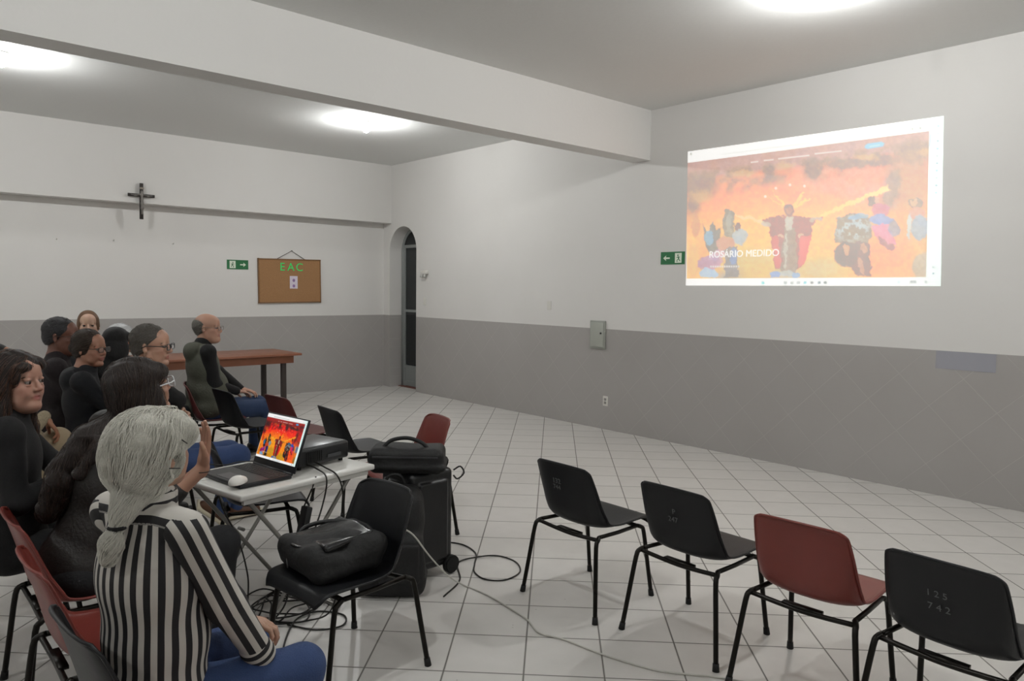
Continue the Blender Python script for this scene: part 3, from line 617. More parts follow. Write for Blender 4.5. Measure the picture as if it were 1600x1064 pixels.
def hand_sdf(S, w, d, n, side, sc=1., curl=.35, spread=.12, thumb=.5, curls=None):
    """w wrist, d direction of the fingers, n palm normal (towards the palm side), side +1: thumb towards n x d"""
    w = np.array(w,float); d = nrm_(d); n = np.array(n,float); n = nrm_(n-d*(n@d)); t = np.cross(n,d)*side
    P = lambda a,b,c: w+(d*a+t*b+n*c)*sc
    S.cap(P(-.02,0,0),P(.02,0,0),.026*sc,.028*sc,.01,flat=n,ff=1.35)
    for b,a in ((.028,.078),(.010,.084),(-.010,.080),(-.027,.070)): S.cap(P(.015,b*.6,0),P(a,b,0),.0165*sc,.0115*sc,.008,flat=n,ff=1.15)
    for i,(b,a,L,r) in enumerate(((.030,.082,.074,.0088),(.0105,.088,.082,.0092),(-.0105,.084,.076,.0086),(-.0285,.073,.060,.0077))):
        cu = curl if curls is None else curls[i]; ang = cu*.5; p = P(a,b,0); q = p; sp = spread*(b/.03)*.5
        for j,fr in enumerate((.45,.30,.25)):
            dirv = (d*math.cos(ang)+n*math.sin(ang))*math.cos(sp)+t*math.sin(sp); q2 = q+dirv*L*fr*sc
            S.cap(q,q2,r*sc*(1-.08*j),r*sc*(1-.08*(j+1)),.0025); q = q2; ang += cu
    a0 = P(.02,.024,.004); a1 = P(.05,.05,.012+.012*thumb); a2 = P(.078,.058,.02+.025*thumb); a3 = P(.098,.056,.026+.035*thumb)
    S.cap(a0,a1,.0155*sc,.012*sc,.008); S.cap(a1,a2,.0115*sc,.0095*sc,.003); S.cap(a2,a3,.0095*sc,.0078*sc,.003)
def ik(a, b, l1, l2, pole):
    a = np.array(a,float); b = np.array(b,float); d = b-a; L = np.linalg.norm(d); L2 = min(L,(l1+l2)*.998); d = d/L; b = a+d*L2
    x = (l1*l1-l2*l2+L2*L2)/(2*L2); h = math.sqrt(max(l1*l1-x*x,0)); p = np.array(pole,float); p = nrm_(p-d*(p@d)); return a+d*x+p*h, b
M_eye = mat('eye_white','8a8079',.35); M_iris = mat('eye_iris','2a1a12',.15)
def skin_mat(name, col, lip):
    m = bpy.data.materials.new(name); m.use_nodes = True; nt = m.node_tree; b = nt.nodes['Principled BSDF']
    at = node(nt,'ShaderNodeAttribute', attribute_name='tone'); mx = node(nt,'ShaderNodeMix', data_type='RGBA'); mx.inputs[6].default_value = (*lin(col),1); mx.inputs[7].default_value = (*lin(lip),1)
    nt.links.new(at.outputs['Fac'], mx.inputs[0]); no = node(nt,'ShaderNodeTexNoise'); no.inputs['Scale'].default_value = 35; tc = node(nt,'ShaderNodeTexCoord'); nt.links.new(tc.outputs['Object'], no.inputs['Vector'])
    m2 = node(nt,'ShaderNodeMix', data_type='RGBA'); m2.blend_type = 'MULTIPLY'; m2.inputs[0].default_value = .25; nt.links.new(mx.outputs[2], m2.inputs[6]); nt.links.new(no.outputs['Color'], m2.inputs[7]); m2.inputs[7].default_value = (1,1,1,1)
    nt.links.new(mx.outputs[2], b.inputs['Base Color']); b.inputs['Roughness'].default_value = .5; b.inputs['Subsurface Weight'].default_value = .08; b.inputs['Subsurface Scale'].default_value = .01
    bp = node(nt,'ShaderNodeBump'); bp.inputs['Strength'].default_value = .12; bp.inputs['Distance'].default_value = .003; nt.links.new(no.outputs['Fac'], bp.inputs['Height']); nt.links.new(bp.outputs[0], b.inputs['Normal'])
    return m
class Person:
    def __init__(s, label, x, y, yaw, h=.006, sc=1., lean=0., side=0., hip=.497, skin=('b98468','a4605a'), head=(0,0,0), hsc=1., feat={}, neckf=.0, twist=0., bulk=1.):
        s.e = thing('person', label, 'person', (x,y,0), yaw); s.h = h; s.sc = sc; s.xy = np.array((x,y)); s.yaw = yaw
        s.H = np.array((0,0,hip)); s.T = rotm(0,lean,side); s.C = lambda a,b,c: s.H+s.T@(np.array((a,b,c))*sc); s.bulk = bulk
        s.N = s.C(0,0,.56); hm = rotm(*head); s.hc = Fr(s.N+s.T@np.array((.012+neckf,0,.055))*sc+np.array((.01,0,.083))*sc, hm, hsc*sc); s.skin = skin_mat('skin', *skin); s.feat = feat
        tw = rotm(twist,0,0); s.Sh = {k: s.N+s.T@(tw@np.array((-.012,.168*k*bulk,-.042)))*sc for k in (1,-1)}
        s.arm = {}; s.leg = {}
        s.S = SDF()
    def w2l(s, P):
        dx,dy = P[0]-s.xy[0],P[1]-s.xy[1]; c,n = math.cos(-s.yaw),math.sin(-s.yaw); return np.array((dx*c-dy*n,dx*n+dy*c,P[2]))
    def setarm(s, k, wrist, pole=(-.4,0,-1), world=False, **hand):
        w = s.w2l(wrist) if world else np.array(wrist,float); pole = (pole[0],pole[1],pole[2])
        el,w = ik(s.Sh[k], w, .285*s.sc, .255*s.sc, pole); s.arm[k] = (el,w,hand); return s
    def setleg(s, k, knee, foot, toe=None):
        s.leg[k] = (np.array(knee,float),np.array(foot,float),np.array(toe if toe is not None else (foot[0]+.15,foot[1]+.02*k,.03),float)); return s
    def body(s):
        S,c = s.S,s.sc; head_sdf(S, s.hc, **s.feat)
        S.cap(s.hc(-.024,0,-.045), s.N+s.T@np.array((-.008,0,-.01))*c, .050*s.hc.sc, .056*c, .015)
        S.cap(s.N+s.T@np.array((-.01,0,-.01))*c, s.C(0,0,.42), .06*c, .09*c, .03)
        S.ell(s.C(-.005,0,.36),np.array((.09,.13,.17))*c,s.T,.04); S.ell(s.C(.005,0,.17),np.array((.095,.125,.15))*c,s.T,.04); S.ell(s.C(0,0,.03),np.array((.10,.14,.09))*c,s.T,.04)
        for k,(el,w,hd) in s.arm.items():
            S.cap(s.Sh[k]*.8+s.N*.2-np.array((0,0,.02)),s.Sh[k]-np.array((0,0,.02)),.032*c,.034*c,.02); S.cap(s.Sh[k]-np.array((0,0,.02)),el,.036*c,.033*c,.02); S.cap(el,w,.036*c,.025*c,.015)
            hd = dict(hd); d = hd.pop('d',w-el); n = hd.pop('n',(0,0,-1)); hand_sdf(S, w+nrm_(d)*.012, d, n, hd.pop('side',k), hd.pop('hs',1.)*c, **hd)
        for k,(kn,ft,toe) in s.leg.items():
            S.cap(s.C(0,.085*k,.0),kn,.065*c,.048*c,.03); S.cap(kn,ft+np.array((0,0,.06)),.046*c,.034*c,.02); S.cap(ft+np.array((0,0,.045)),toe+np.array((0,0,.0)),.03,.024,.02)
        me,V = S.mesh(s.h); L = (V-s.hc.o)@s.hc.M/s.hc.sc
        lip = np.clip(1.3-np.sqrt(((L[:,0]-.09)/.02)**2+(L[:,1]/.023)**2+((L[:,2]+.0595)/.0125)**2),0,1)*1.4
        red = .35*np.clip(1.2-np.sqrt(((L[:,0]-.1)/.02)**2+(L[:,1]/.015)**2+((L[:,2]+.028)/.014)**2),0,1); ck = .28*sum(np.clip(1.2-np.sqrt(((L[:,0]-.07)/.04)**2+((L[:,1]-.045*k)/.025)**2+((L[:,2]+.03)/.025)**2),0,1) for k in (1,-1))
        a = me.attributes.new('tone','FLOAT','POINT'); a.data.foreach_set('value', np.clip(np.maximum.reduce([lip,red,ck]),0,1).astype(np.float32))
        s.bobj = obj('body', me, s.skin, s.e)
        w = s.feat.get('wide',1.)
        for k in (1,-1):
            bm = bmesh.new(); bmesh.ops.create_uvsphere(bm,u_segments=16,v_segments=12,radius=.0120*s.hc.sc)
            for f in bm.faces:
                f.material_index = 1 if f.calc_center_median().z > .0086*s.hc.sc else 0
            q = Vector((0,0,1)).rotation_difference(Vector(s.hc.M@np.array((1,s.feat.get('gaze',0),-.05))))
            bmesh.ops.rotate(bm,verts=bm.verts,cent=(0,0,0),matrix=q.to_matrix()); bmesh.ops.translate(bm,vec=s.hc(.0785,.0305*k*w,.003),verts=bm.verts); obj('eye',bm,[M_eye,M_iris],s.e)
        return s
    def brows(s, m):
        w = s.feat.get('wide',1.)
        for k in (1,-1): tubeobj('eyebrow',[s.hc(.0865,.014*k*w,.0215),s.hc(.0835,.032*k*w,.0275),s.hc(.069,.05*k*w,.02)],[.0022*s.hc.sc,.003*s.hc.sc,.0016*s.hc.sc],m,s.e,6)
        return s
    def top(s, m, name='jumper', loose=1., sleeve=1., noise=None, hood=False, collar=True, belly=0., sleeves_sep=False, sleeve_m=None, h=None, hem=.0):
        c = s.sc*loose; S = SDF(); b = s.bulk
        S.ell(s.C(-.008,0,.36),np.array((.122,.165*b,.19))*c,s.T,.05); S.ell(s.C(.01+belly*.4,0,.17),np.array((.122+belly,.152*b+belly*.5,.19))*c,s.T,.03); S.ell(s.C(.0+belly*.3,0,.03-hem),np.array((.132+belly*.6,.16*b+belly*.4,.12))*c,s.T,.03)
        for k in (1,-1): S.cap(s.C(-.012,.045*k,.525),s.Sh[k]+np.array((0,0,-.006)),.042*c,.052*c,.03)
        if collar: S.cap(s.N+s.T@np.array((-.01,0,-.045)),s.N+s.T@np.array((-.004,0,.0)),.082*s.sc,.069*s.sc,.02)
        if hood:
            S.cap(s.C(-.075,-.06,.53),s.C(-.075,.06,.53),.045*c,.045*c,.03); S.cap(s.C(-.07,.065,.53),s.C(.03,.07,.50),.04*c,.026*c,.02); S.cap(s.C(-.07,-.065,.53),s.C(.03,-.07,.50),.04*c,.026*c,.02); S.ell(s.C(-.10,0,.50),np.array((.05,.09,.07))*c,s.T,.03)
        SL = SDF() if sleeves_sep else S; out = []
        for k,(el,w,hd) in s.arm.items():
            T = SDF() if sleeves_sep else S
            w2 = el+(w-el)*sleeve; T.cap(s.Sh[k]+np.array((0,0,-.012)),el,.056*c,.048*c,.02 if sleeves_sep else .05); T.cap(el,w2,.048*c,.037*c,.02)
            if sleeves_sep: out.append((k,T,el,w2))
        me,V = S.mesh(h or s.h*1.1, noise); o = obj(name, me, m, s.e); res = [(o,V)]
        for k,T,el,w2 in out:
            me2,V2 = T.mesh(h or s.h*1.1, noise); res.append((obj('sleeve', me2, sleeve_m or m, s.e),V2,k,el,w2))
        return res
    def trousers(s, m, noise=None, h=None, name='trousers'):
        S = SDF(); c = s.sc
        S.ell(s.C(0,0,.0),np.array((.13,.165,.10))*c,None,.04)
        for k,(kn,ft,toe) in s.leg.items(): S.cap(s.C(.0,.085*k,.0),kn,.086*c,.070*c,.04); S.cap(kn,ft+np.array((0,0,.07)),.070*c,.05*c,.03)
        me,V = S.mesh(h or s.h*1.15, noise or wrinkle(.0025,1.2,3)); obj(name, me, m, s.e); return s
    def shoes(s, m, sole=None):
        for k,(kn,ft,toe) in s.leg.items():
            S = SDF(); u = nrm_(toe-ft); S.cap(ft+np.array((-.0,0,.045))-u*.03,ft+np.array((0,0,.075)),.042,.04,.02); S.cap(ft+np.array((0,0,.03)),toe+np.array((0,0,.012)),.042,.035,.03); S.add(lambda x,y,z: .012-z+0*x+0*y, (-9,-9,-9),(9,9,.02),.004,'-') if False else None
            me,V = S.mesh(.006); o = obj('shoe', me, m, s.e)
            bm = bmesh.new(); box(bm,(0,0,0),(.285,.088,.022),bev=.01,seg=3); u3 = Vector(u); q = Vector((1,0,0)).rotation_difference(u3); bmesh.ops.rotate(bm,verts=bm.verts,cent=(0,0,0),matrix=q.to_matrix()); bmesh.ops.translate(bm,vec=Vector((ft+toe)/2)+Vector((0,0,-.006)),verts=bm.verts); obj('sole',bm,sole or M_cap,o,auto=True)
        return s
    def hair(s, fn, m, h=None, noise=None, strands=0, flow=None, sm=None, sr=.0011, seed=1, length=(12,24), amp=0.):
        S = SDF(); fn(S, s.hc, s); me,V = S.mesh(h or max(.0045,s.h*.9), noise); o = obj('hair', me, m, s.e)
        if strands:
            rng = np.random.RandomState(seed); P = V[rng.randint(0,len(V),strands)]; n0 = len(P); path = [P.copy()]; e = .003
            def grad(P):
                g = np.stack([S.ev(P+np.eye(3)[i]*e)-S.ev(P-np.eye(3)[i]*e) for i in range(3)],1); return g/(np.linalg.norm(g,axis=1,keepdims=True)+1e-9)
            jit = rng.randn(n0,3)*.12
            for it in range(length[1]):
                g = grad(P); L = (P-s.hc.o)@s.hc.M/s.hc.sc; D = flow(L)@s.hc.M.T+jit; D = D-g*(D*g).sum(1,keepdims=True); D /= np.linalg.norm(D,axis=1,keepdims=True)+1e-9
                P = P+D*.011; P = P-g*(S.ev(P)-.0015-amp*rng.rand(n0))[:,None]; path.append(P.copy())
            path = np.stack(path,1); cu = bpy.data.curves.new('hair_strands','CURVE'); cu.dimensions = '3D'; cu.bevel_depth = sr; cu.bevel_resolution = 0; cu.resolution_u = 1
            for i in range(n0):
                L = rng.randint(*length); sp = cu.splines.new('POLY'); sp.points.add(L-1); sp.points.foreach_set('co', np.c_[path[i,:L],np.ones(L)].astype(np.float32).ravel()); sp.points.foreach_set('radius', np.linspace(1,.3,L).astype(np.float32)); sp.material_index = rng.randint(0,2) if sm else 0
            for x in (sm or [m]): cu.materials.append(x)
            oc = bpy.data.objects.new('hair_strands', cu); link(oc, o)
        return S
    def glasses(s, m, rx=.023, rz=.0155, r=.0016, cat=0.):
        H = s.hc; c = H.sc; w = s.feat.get('wide',1.); bm = bmesh.new(); lens = bmesh.new()
        for k in (1,-1):
            loop = []
            for i in range(20):
                a = 2*PI*i/20; ex = .6; y = math.copysign(abs(math.cos(a))**ex,math.cos(a))*rx; z = math.copysign(abs(math.sin(a))**ex,math.sin(a))*rz
                loop.append(H(.1065-abs(y+.031*1)*.0, k*(.0325*w+y), .0005+z+(cat*max(0,y/rx)*(.01 if z>0 else .003))))
            tube(bm, loop, r*c, 6, closed=True); lens.faces.new([lens.verts.new(p) for p in loop])
            tube(bm, [H(.1065,k*(.0325*w+rx),.006),H(.088,k*.073*w,.006),H(.0,k*.083*w,.008),H(-.02,k*.082*w,-.004)], r*c, 6)
        tube(bm, catmull([H(.1065,-.011,.004),H(.1085,0,.007),H(.1065,.011,.004)],4), r*c, 6)
        o = obj('glasses',bm,m,s.e); obj('lenses',lens,M_lens,o,smooth=False)
        return s
M_lens = bpy.data.materials.new('clear_lens'); M_lens.use_nodes = True
_b = M_lens.node_tree.nodes['Principled BSDF']; _b.inputs['Alpha'].default_value = .12; _b.inputs['Roughness'].default_value = .05
def hair_mat(name, a, b=None, rough=.45, st=(3,3,.6)): return mat(name, a, .6, spec=.25, bump=.35, bscale=60, bstretch=st, var=.35, sheen=.1)
# hair shapes, in head coordinates
def hair_short(front=.0, side=.0, top=1., back=-.07, crown=True, hz=-.02):
    def f(S,H,p):
        c = H.sc; M = H.M; w = p.feat.get('wide',1.)
        if crown: S.ell(H(-.017,0,.040),np.array((.099,.081*w,.085*top))*c,M,.006)
        else: S.ell(H(-.040,0,.020),np.array((.082,.0835*w,.072))*c,M,.01)
        S.ell(H(-.035,0,.0),np.array((.077,.075*w,.08))*c,M,.008)
        S.ell(H(.105+front,0,hz),np.array((.088,.12,.085))*c,M,.008*c,'-'); S.ell(H(.03,0,-.085),np.array((.10,.2,.065))*c,M,.01*c,'-'); S.ell(H(-.06,0,-.15),np.array((.14,.2,.085))*c,M,.01*c,'-')
        for k in (1,-1): S.ell(H(.002,.085*k*w,-.014),np.array((.022,.018,.030))*c,M,.006*c,'-')
    return f
# ------------------------------------------------------------ crucifix figure
S1 = SDF(); S1.ell((0,-.062,.115),(.017,.016,.022),k=.008); S1.cap((0,-.058,.09),(0,-.06,.02),.018,.014,k=.01); S1.cap((0,-.06,.02),(.004,-.062,-.03),.017,.014,k=.01)
for k in (1,-1): S1.cap((.015*k,-.058,.085),(.075*k,-.056,.07),.008,.007); S1.cap((.075*k,-.056,.07),(.125*k,-.054,.078),.007,.005); S1.cap((.006*k,-.062,-.03),(.008*k,-.07,-.09),.011,.008); S1.cap((.008*k,-.07,-.09),(.002*k,-.06,-.16),.008,.006)
me,_ = S1.mesh(.0035); cr = [o for o in bpy.data.objects if o.name.startswith('crucifix')][0]; obj('christ_figure', me, mat('pewter','77736e',.45,.4), cr)
# ------------------------------------------------------------ long brown table by the back wall
t = thing('wooden_table','long table with orange brown wooden top and dark legs near the back wall','table',(3.35,9.42,0),R_(1))
M_tw = mat('table_wood','8a5842',.42,bump=.1,bscale=12,bstretch=(.6,6,1),var=.2); M_tl = mat('table_leg','2f2622',.5)
boxobj('tabletop',(0,0,.765),(2.0,.86,.03),M_tw,t,bev=.005); 
bm = bmesh.new()
for c,s in (((0,-.36,.70),(1.82,.025,.095)),((0,.36,.70),(1.82,.025,.095)),((.9,0,.70),(.025,.72,.095)),((-.9,0,.70),(.025,.72,.095))): box(bm,c,s)
obj('apron',bm,mat('apron_wood','7c4a30',.5,bump=.1,bscale=12,bstretch=(.6,6,1),var=.2),t,smooth=False)
for x in (-.82,.80):
    for y in (-.30,.30): boxobj('leg',(x,y,.335),(.06,.06,.67),M_tl,t,bev=.006)
# ------------------------------------------------------------ white folding table
TA = R_(11); TO = Vector((1.245,3.185,0))
t = thing('folding_table','white folding table with crossed metal legs carrying laptop and projector','table',TO,TA)
M_wt = mat('table_white','d4d3ce',.35,bump=.05,bscale=60); M_ml = mat('leg_silver','8d8b86',.4,.5)
TL,TW,TZ = .79,.56,.72
boxobj('tabletop',(TL/2,TW/2,TZ-.014),(TL,TW,.028),M_wt,t,bev=.008,seg=3)
bm = bmesh.new()
for c,s in (((TL/2,.03,TZ-.04),(TL-.06,.018,.024)),((TL/2,TW-.03,TZ-.04),(TL-.06,.018,.024))): box(bm,c,s)
obj('edge_rail',bm,M_wt,t,smooth=False)
for y in (.04,TW-.04):
    tubeobj('leg',[(.05,y,TZ-.04),(.10,y,TZ-.09),(.58,y,.015)],.0105,M_ml,t,10,4); tubeobj('leg',[(TL-.1,y+.024,TZ-.04),(TL-.15,y+.024,TZ-.09),(.14,y+.024,.015)],.0105,M_ml,t,10,4)
tubeobj('foot_bar',[(.58,.04,.014),(.58,TW-.04,.014)],.011,M_ml,t); tubeobj('foot_bar',[(.14,.064,.014),(.14,TW-.016,.014)],.011,M_ml,t)
for y0_ in (.03,TW-.05):
    bm = bmesh.new(); cyl(bm,(.34,y0_,.375),(.34,y0_+.045,.375),.009); obj('pivot_bolt',bm,M_ml,t)
tubeobj('brace',[(TL-.13,.05,TZ-.06),(TL-.13,TW-.03,TZ-.06)],.009,M_ml,t); tubeobj('brace',[(.08,.05,TZ-.06),(.08,TW-.03,TZ-.06)],.009,M_ml,t)
# ------------------------------------------------------------ laptop
LX = R_(8); LC = (1.545,3.51)  # hinge middle
t = thing('laptop','open dark laptop showing the same orange picture as the wall, on the white table','laptop',(LC[0],LC[1],TZ),LX)
M_lb = mat('laptop_dark','26272a',.35,.4); M_lp = mat('laptop_palm','3d3e40',.38,.5); M_key = mat('laptop_key','131315',.5)
boxobj('base',(-.155,0,.012),(.27,.37,.018),M_lb,t,bev=.004); boxobj('palm_rest',(-.158,0,.0215),(.258,.358,.002),M_lp,t)
bm = bmesh.new()
for i in range(5):
    for j in range(15): box(bm,(-.045-i*.0195,-.158+j*.0225,.0235),(.0165,.0195,.003),bev=.001,seg=1)
tk = obj('keyboard',bm,M_key,t,smooth=False); tk['kind'] = 'stuff'; tk['label'] = 'black laptop keys'
boxobj('touchpad',(-.235,.01,.0232),(.07,.115,.0015),mat('touchpad_grey','4a4b4d',.3,.3),t)
bm = bmesh.new(); cyl(bm,(-.012,-.17,.018),(-.012,.17,.018),.008); obj('hinge',bm,M_lb,t)
TI = R_(20); sx,sz = math.sin(TI),math.cos(TI)
bm = bmesh.new(); box(bm,(0,0,.135),(.008,.372,.268),bev=.003); bmesh.ops.rotate(bm,verts=bm.verts,cent=(0,0,0),matrix=Matrix.Rotation(TI,3,'Y')); bmesh.ops.translate(bm,vec=(-.005,0,.02),verts=bm.verts); lid = obj('screen_lid',bm,M_lb,t,auto=True)
def lap(u,v):
    y = (.5-u)*.352; s = .262-v*.228; return np.stack([-.005+s*sx-.0052, y, .02+s*sz+.002],-1)
sc_ = screen_mesh('display', lap, 150, 90, .85, lid, .40); sc_['label'] = 'lit laptop display'
t = thing('computer_mouse','white computer mouse lying on the laptop palm rest','mouse',(1.29,3.325,TZ+.0235),R_(35))
S1 = SDF(); S1.ell((0,0,.006),(.056,.033,.026),k=.01); S1.ell((-.01,0,.01),(.042,.031,.026),k=.01); S1.add(lambda x,y,z: -z+.0*x+.0*y+(-.0),(-1,-1,-1),(1,1,1),.003,'+') if False else None
S1.ell((0,0,-.06),(.3,.3,.06),k=.002,op='-'); me,_ = S1.mesh(.0022); obj('mouse_body',me,mat('mouse_white','e2e0da',.3),t)
bm = bmesh.new(); cyl(bm,(.03,-.003,.031),(.03,.003,.031),.006,n=12); obj('scroll_wheel',bm,mat('grey_rubber','6c6c6c',.6),t)
# ------------------------------------------------------------ projector
t = thing('projector','black video projector on the white table behind the laptop','projector',(1.765,3.61,TZ),R_(14))
bm = bmesh.new(); box(bm,(0,0,.062),(.34,.29,.092),bev=.014,seg=3); obj('housing',bm,mat('projector_black','18191b',.4,bump=.05,bscale=90),t,auto=True)
boxobj('top_panel',(0,0,.1085),(.32,.26,.003),mat('projector_top','2b2c2e',.32),t,bev=.001)
bm = bmesh.new(); cyl(bm,(.175,.05,.062),(.205,.05,.062),.04,.036,24); obj('lens_ring',bm,M_lb,t,auto=True)
bm = bmesh.new(); cyl(bm,(.195,.05,.062),(.207,.05,.062),.028,.028,24); obj('lens_glass',bm,mat('lens_lit',(.1,.12,.2),.05,emit=(.7,.8,1),es=6),t,auto=True)
bm = bmesh.new()
for i in range(9): box(bm,(-.12+.012*i,-.151,.062),(.005,.004,.055))
obj('vent_grille',bm,M_key,t,smooth=False)
for x in (-.14,.14):
    for y in (-.11,.11):
        bm = bmesh.new(); cyl(bm,(x,y,0),(x,y,.018),.012,n=12); obj('foot',bm,M_cap,t)
boxobj('port_label',(.06,-.1515,.05),(.09,.002,.018),mat('label_grey','3c3d40',.4),t)
t = thing('paper_sheet','white sheet of paper at the far left end of the white table','paper',(1.27,3.64,TZ+.001),R_(20)); boxobj('sheet',(0,0,.0006),(.17,.12,.0012),mat('sheet_white','dedcd6',.7),t)
# ------------------------------------------------------------ black soft luggage
M_bag = mat('black_nylon','0b0b0c',.7,bump=.35,bscale=45,var=.3); M_bag2 = mat('black_vinyl','101113',.38,bump=.2,bscale=20); M_zip = mat('zip_grey','47474a',.4,.5)
def rbox(S, c, s, r, k=.02, M=None, op='+'):
    c = np.array(c,float); b = np.array(s,float)/2-r; M = np.eye(3) if M is None else np.array(M,float)
    def f(x,y,z):
        q = [x-c[0],y-c[1],z-c[2]]; l = [abs(q[0]*M[0,i]+q[1]*M[1,i]+q[2]*M[2,i])-b[i] for i in range(3)]
        return np.sqrt(np.maximum(l[0],0)**2+np.maximum(l[1],0)**2+np.maximum(l[2],0)**2)+np.minimum(np.maximum(np.maximum(l[0],l[1]),l[2]),0)-r
    e = (abs(M)*(b+r)).sum(1); S.add(f,c-e,c+e,k,op)
t = thing('trolley_case','tall black wheeled speaker case standing on the tiles behind the chair with the bag','case',(2.40,3.50,0),R_(2))
S1 = SDF(); rbox(S1,(0,0,.335),(.30,.30,.57),.03); rbox(S1,(-.155,0,.33),(.02,.22,.46),.008,.01); rbox(S1,(0,-.155,.33),(.2,.02,.46),.008,.01); me,_ = S1.mesh(.008); obj('case_body',me,M_bag2,t)
for y in (-.155,.155):
    bm = bmesh.new(); vs = cyl(bm,(.13,y-.02,.055),(.13,y+.02,.055),.052,.052,24); bmesh.ops.bevel(bm,geom=[e for e in bm.edges if e.calc_face_angle(0)>1],offset=.008,segments=2,affect='EDGES'); obj('wheel',bm,M_cap,t,auto=True)
tubeobj('pull_handle',[(.14,-.08,.6),(.15,-.08,.66),(.15,.08,.66),(.14,.08,.6)],.009,M_tube,t,8,4)
tubeobj('side_strap',[(.155,-.14,.60),(.19,-.16,.62),(.21,-.17,.58),(.17,-.16,.55),(.155,-.14,.57)],.005,M_bag,t,8,4)
t = thing('backpack','black backpack with a small orange emblem leaning on the wheeled case','backpack',(2.15,3.36,0),R_(50))
S1 = SDF(); rbox(S1,(0,0,.30),(.24,.33,.56),.09); rbox(S1,(-.10,-.04,.20),(.12,.27,.30),.055,.03); rbox(S1,(0,0,.06),(.27,.35,.10),.045,.03); me,_ = S1.mesh(.008,wrinkle(.007,.8,5)); obj('pack_body',me,M_bag,t)
S1 = SDF(); rbox(S1,(-.15,-.05,.20),(.05,.22,.22),.022); me,_ = S1.mesh(.008,wrinkle(.004,1,6)); obj('front_pocket',me,M_bag,t)
tubeobj('grab_handle',[(.05,-.06,.56),(.05,-.03,.62),(.05,.03,.62),(.05,.06,.56)],.009,M_bag,t,8,4)
bm = bmesh.new()
for i in range(6):
    a = i*PI/3; vs = cyl(bm,(0,.011*math.cos(a),.011*math.sin(a)),(.006,.011*math.cos(a),.011*math.sin(a)),.006,n=8)
cyl(bm,(0,0,0),(.008,0,0),.006,n=10); bmesh.ops.rotate(bm,verts=bm.verts,cent=(0,0,0),matrix=Matrix.Rotation(R_(-0),3,'Z')); EMB = obj('orange_emblem',bm,mat('emblem_orange','a05a26',.5),t); EMB.location = (-.126,-.07,.43)
t = thing('equipment_bag','small black padded bag with carry handle on top of the wheeled case','bag',(2.31,3.46,.62),R_(-42))
S1 = SDF(); rbox(S1,(0,0,.072),(.42,.24,.145),.045); rbox(S1,(.0,0,.04),(.44,.25,.03),.014,.01); me,_ = S1.mesh(.007,wrinkle(.004,.9,7)); obj('bag_body',me,M_bag,t)
tubeobj('bag_handle',[(-.14,-.04,.13),(-.09,-.03,.175),(0,-.03,.19),(.08,-.03,.165),(.12,-.04,.13)],.011,M_bag,t,8,5)
boxobj('bag_zip',(0,-.124,.10),(.36,.006,.008),M_zip,t)
t = thing('shoulder_bag','black shoulder bag with a leather flap lying on the chair seat','bag',(1.52,2.83,.435),R_(178))
S1 = SDF(); rbox(S1,(.02,0,.075),(.34,.36,.13),.05); rbox(S1,(-.06,.03,.12),(.2,.30,.11),.05,.03); rbox(S1,(.10,-.02,.11),(.2,.30,.09),.04,.03); me,_ = S1.mesh(.007,wrinkle(.009,1,8)); obj('bag_body',me,M_bag,t)
S1 = SDF(); rbox(S1,(.02,.02,.163),(.24,.27,.03),.013,M=rotm(.1,.1,0)); me,_ = S1.mesh(.006,wrinkle(.008,1.1,18)); obj('leather_flap',me,mat('black_leather','18181a',.25,bump=.2,bscale=30),t)
tubeobj('shoulder_strap',[(.12,-.17,.09),(.07,-.16,.15),(-.03,-.10,.175),(-.12,.05,.175),(-.10,.16,.12)],.010,M_bag2,t,8,5)
tubeobj('zip_line',[(.195,-.06,.11),(.20,-.05,.07),(.197,-.05,.03)],.003,mat('zip_silver','8d8d8d',.3,.8),t,6,4)
tubeobj('front_handle',[(.12,.10,.135),(.17,.07,.14),(.185,-.02,.135),(.16,-.09,.125)],.009,mat('black_leather2','1a1a1c',.25),t,8,5)
# ------------------------------------------------------------ cables
M_cb = mat('cable_black','15130f',.5); M_cwh = mat('cable_white','c9c7bf',.5,bump=.5,bscale=200)
def cable(name,label,pts,r=.004,m=None,n=8): o = tubeobj(name,pts,r,m or M_cb,None,8,n); return tag(o,label,'cable')
cable('white_cable','twisted white cable running from the chair back down across the floor tiles',[(1.90,2.98,.50),(2.05,3.04,.42),(2.22,3.12,.24),(2.38,3.18,.08),(2.47,3.15,.008),(2.49,2.97,.006),(2.47,2.74,.006),(2.45,2.60,.006),(2.40,2.47,.006),(2.44,2.35,.006),(2.46,2.22,.006),(2.48,2.10,.006),(2.54,1.90,.006),(2.62,1.78,.006),(2.70,1.68,.006),(2.78,1.52,.006),(2.83,1.30,.006)],.0045,M_cwh)
cable('black_cable','black cable looping on the tiles to the right of the wheeled case',[(2.60,3.72,.03),(2.78,3.80,.005),(2.87,3.68,.005),(2.84,3.50,.005),(2.72,3.36,.005),(2.64,3.26,.005),(2.62,3.14,.005),(2.70,3.06,.005),(2.84,3.09,.005),(2.93,3.22,.005),(2.92,3.36,.006),(2.82,3.42,.010),(2.66,3.44,.005),(2.50,3.22,.005),(2.30,3.10,.005)],.0045)
cable('black_cable','black cable hanging from the projector over the table edge to the floor coil',[(1.68,3.46,0.750),(1.70,3.36,0.740),(1.70,3.26,.715),(1.69,3.27,.60),(1.62,3.25,.45),(1.53,3.25,.30),(1.50,3.3,.12),(1.49,3.42,.006),(1.58,3.58,.006),(1.66,3.62,.006)])
cable('black_cable','black cable dropping from the right side of the projector in a long bend',[(1.74,3.46,0.750),(1.755,3.38,.735),(1.765,3.275,.715),(1.80,3.28,.62),(1.80,3.27,.45),(1.76,3.24,.25),(1.70,3.22,.06),(1.60,3.3,.006),(1.46,3.38,.006),(1.36,3.5,.006)])
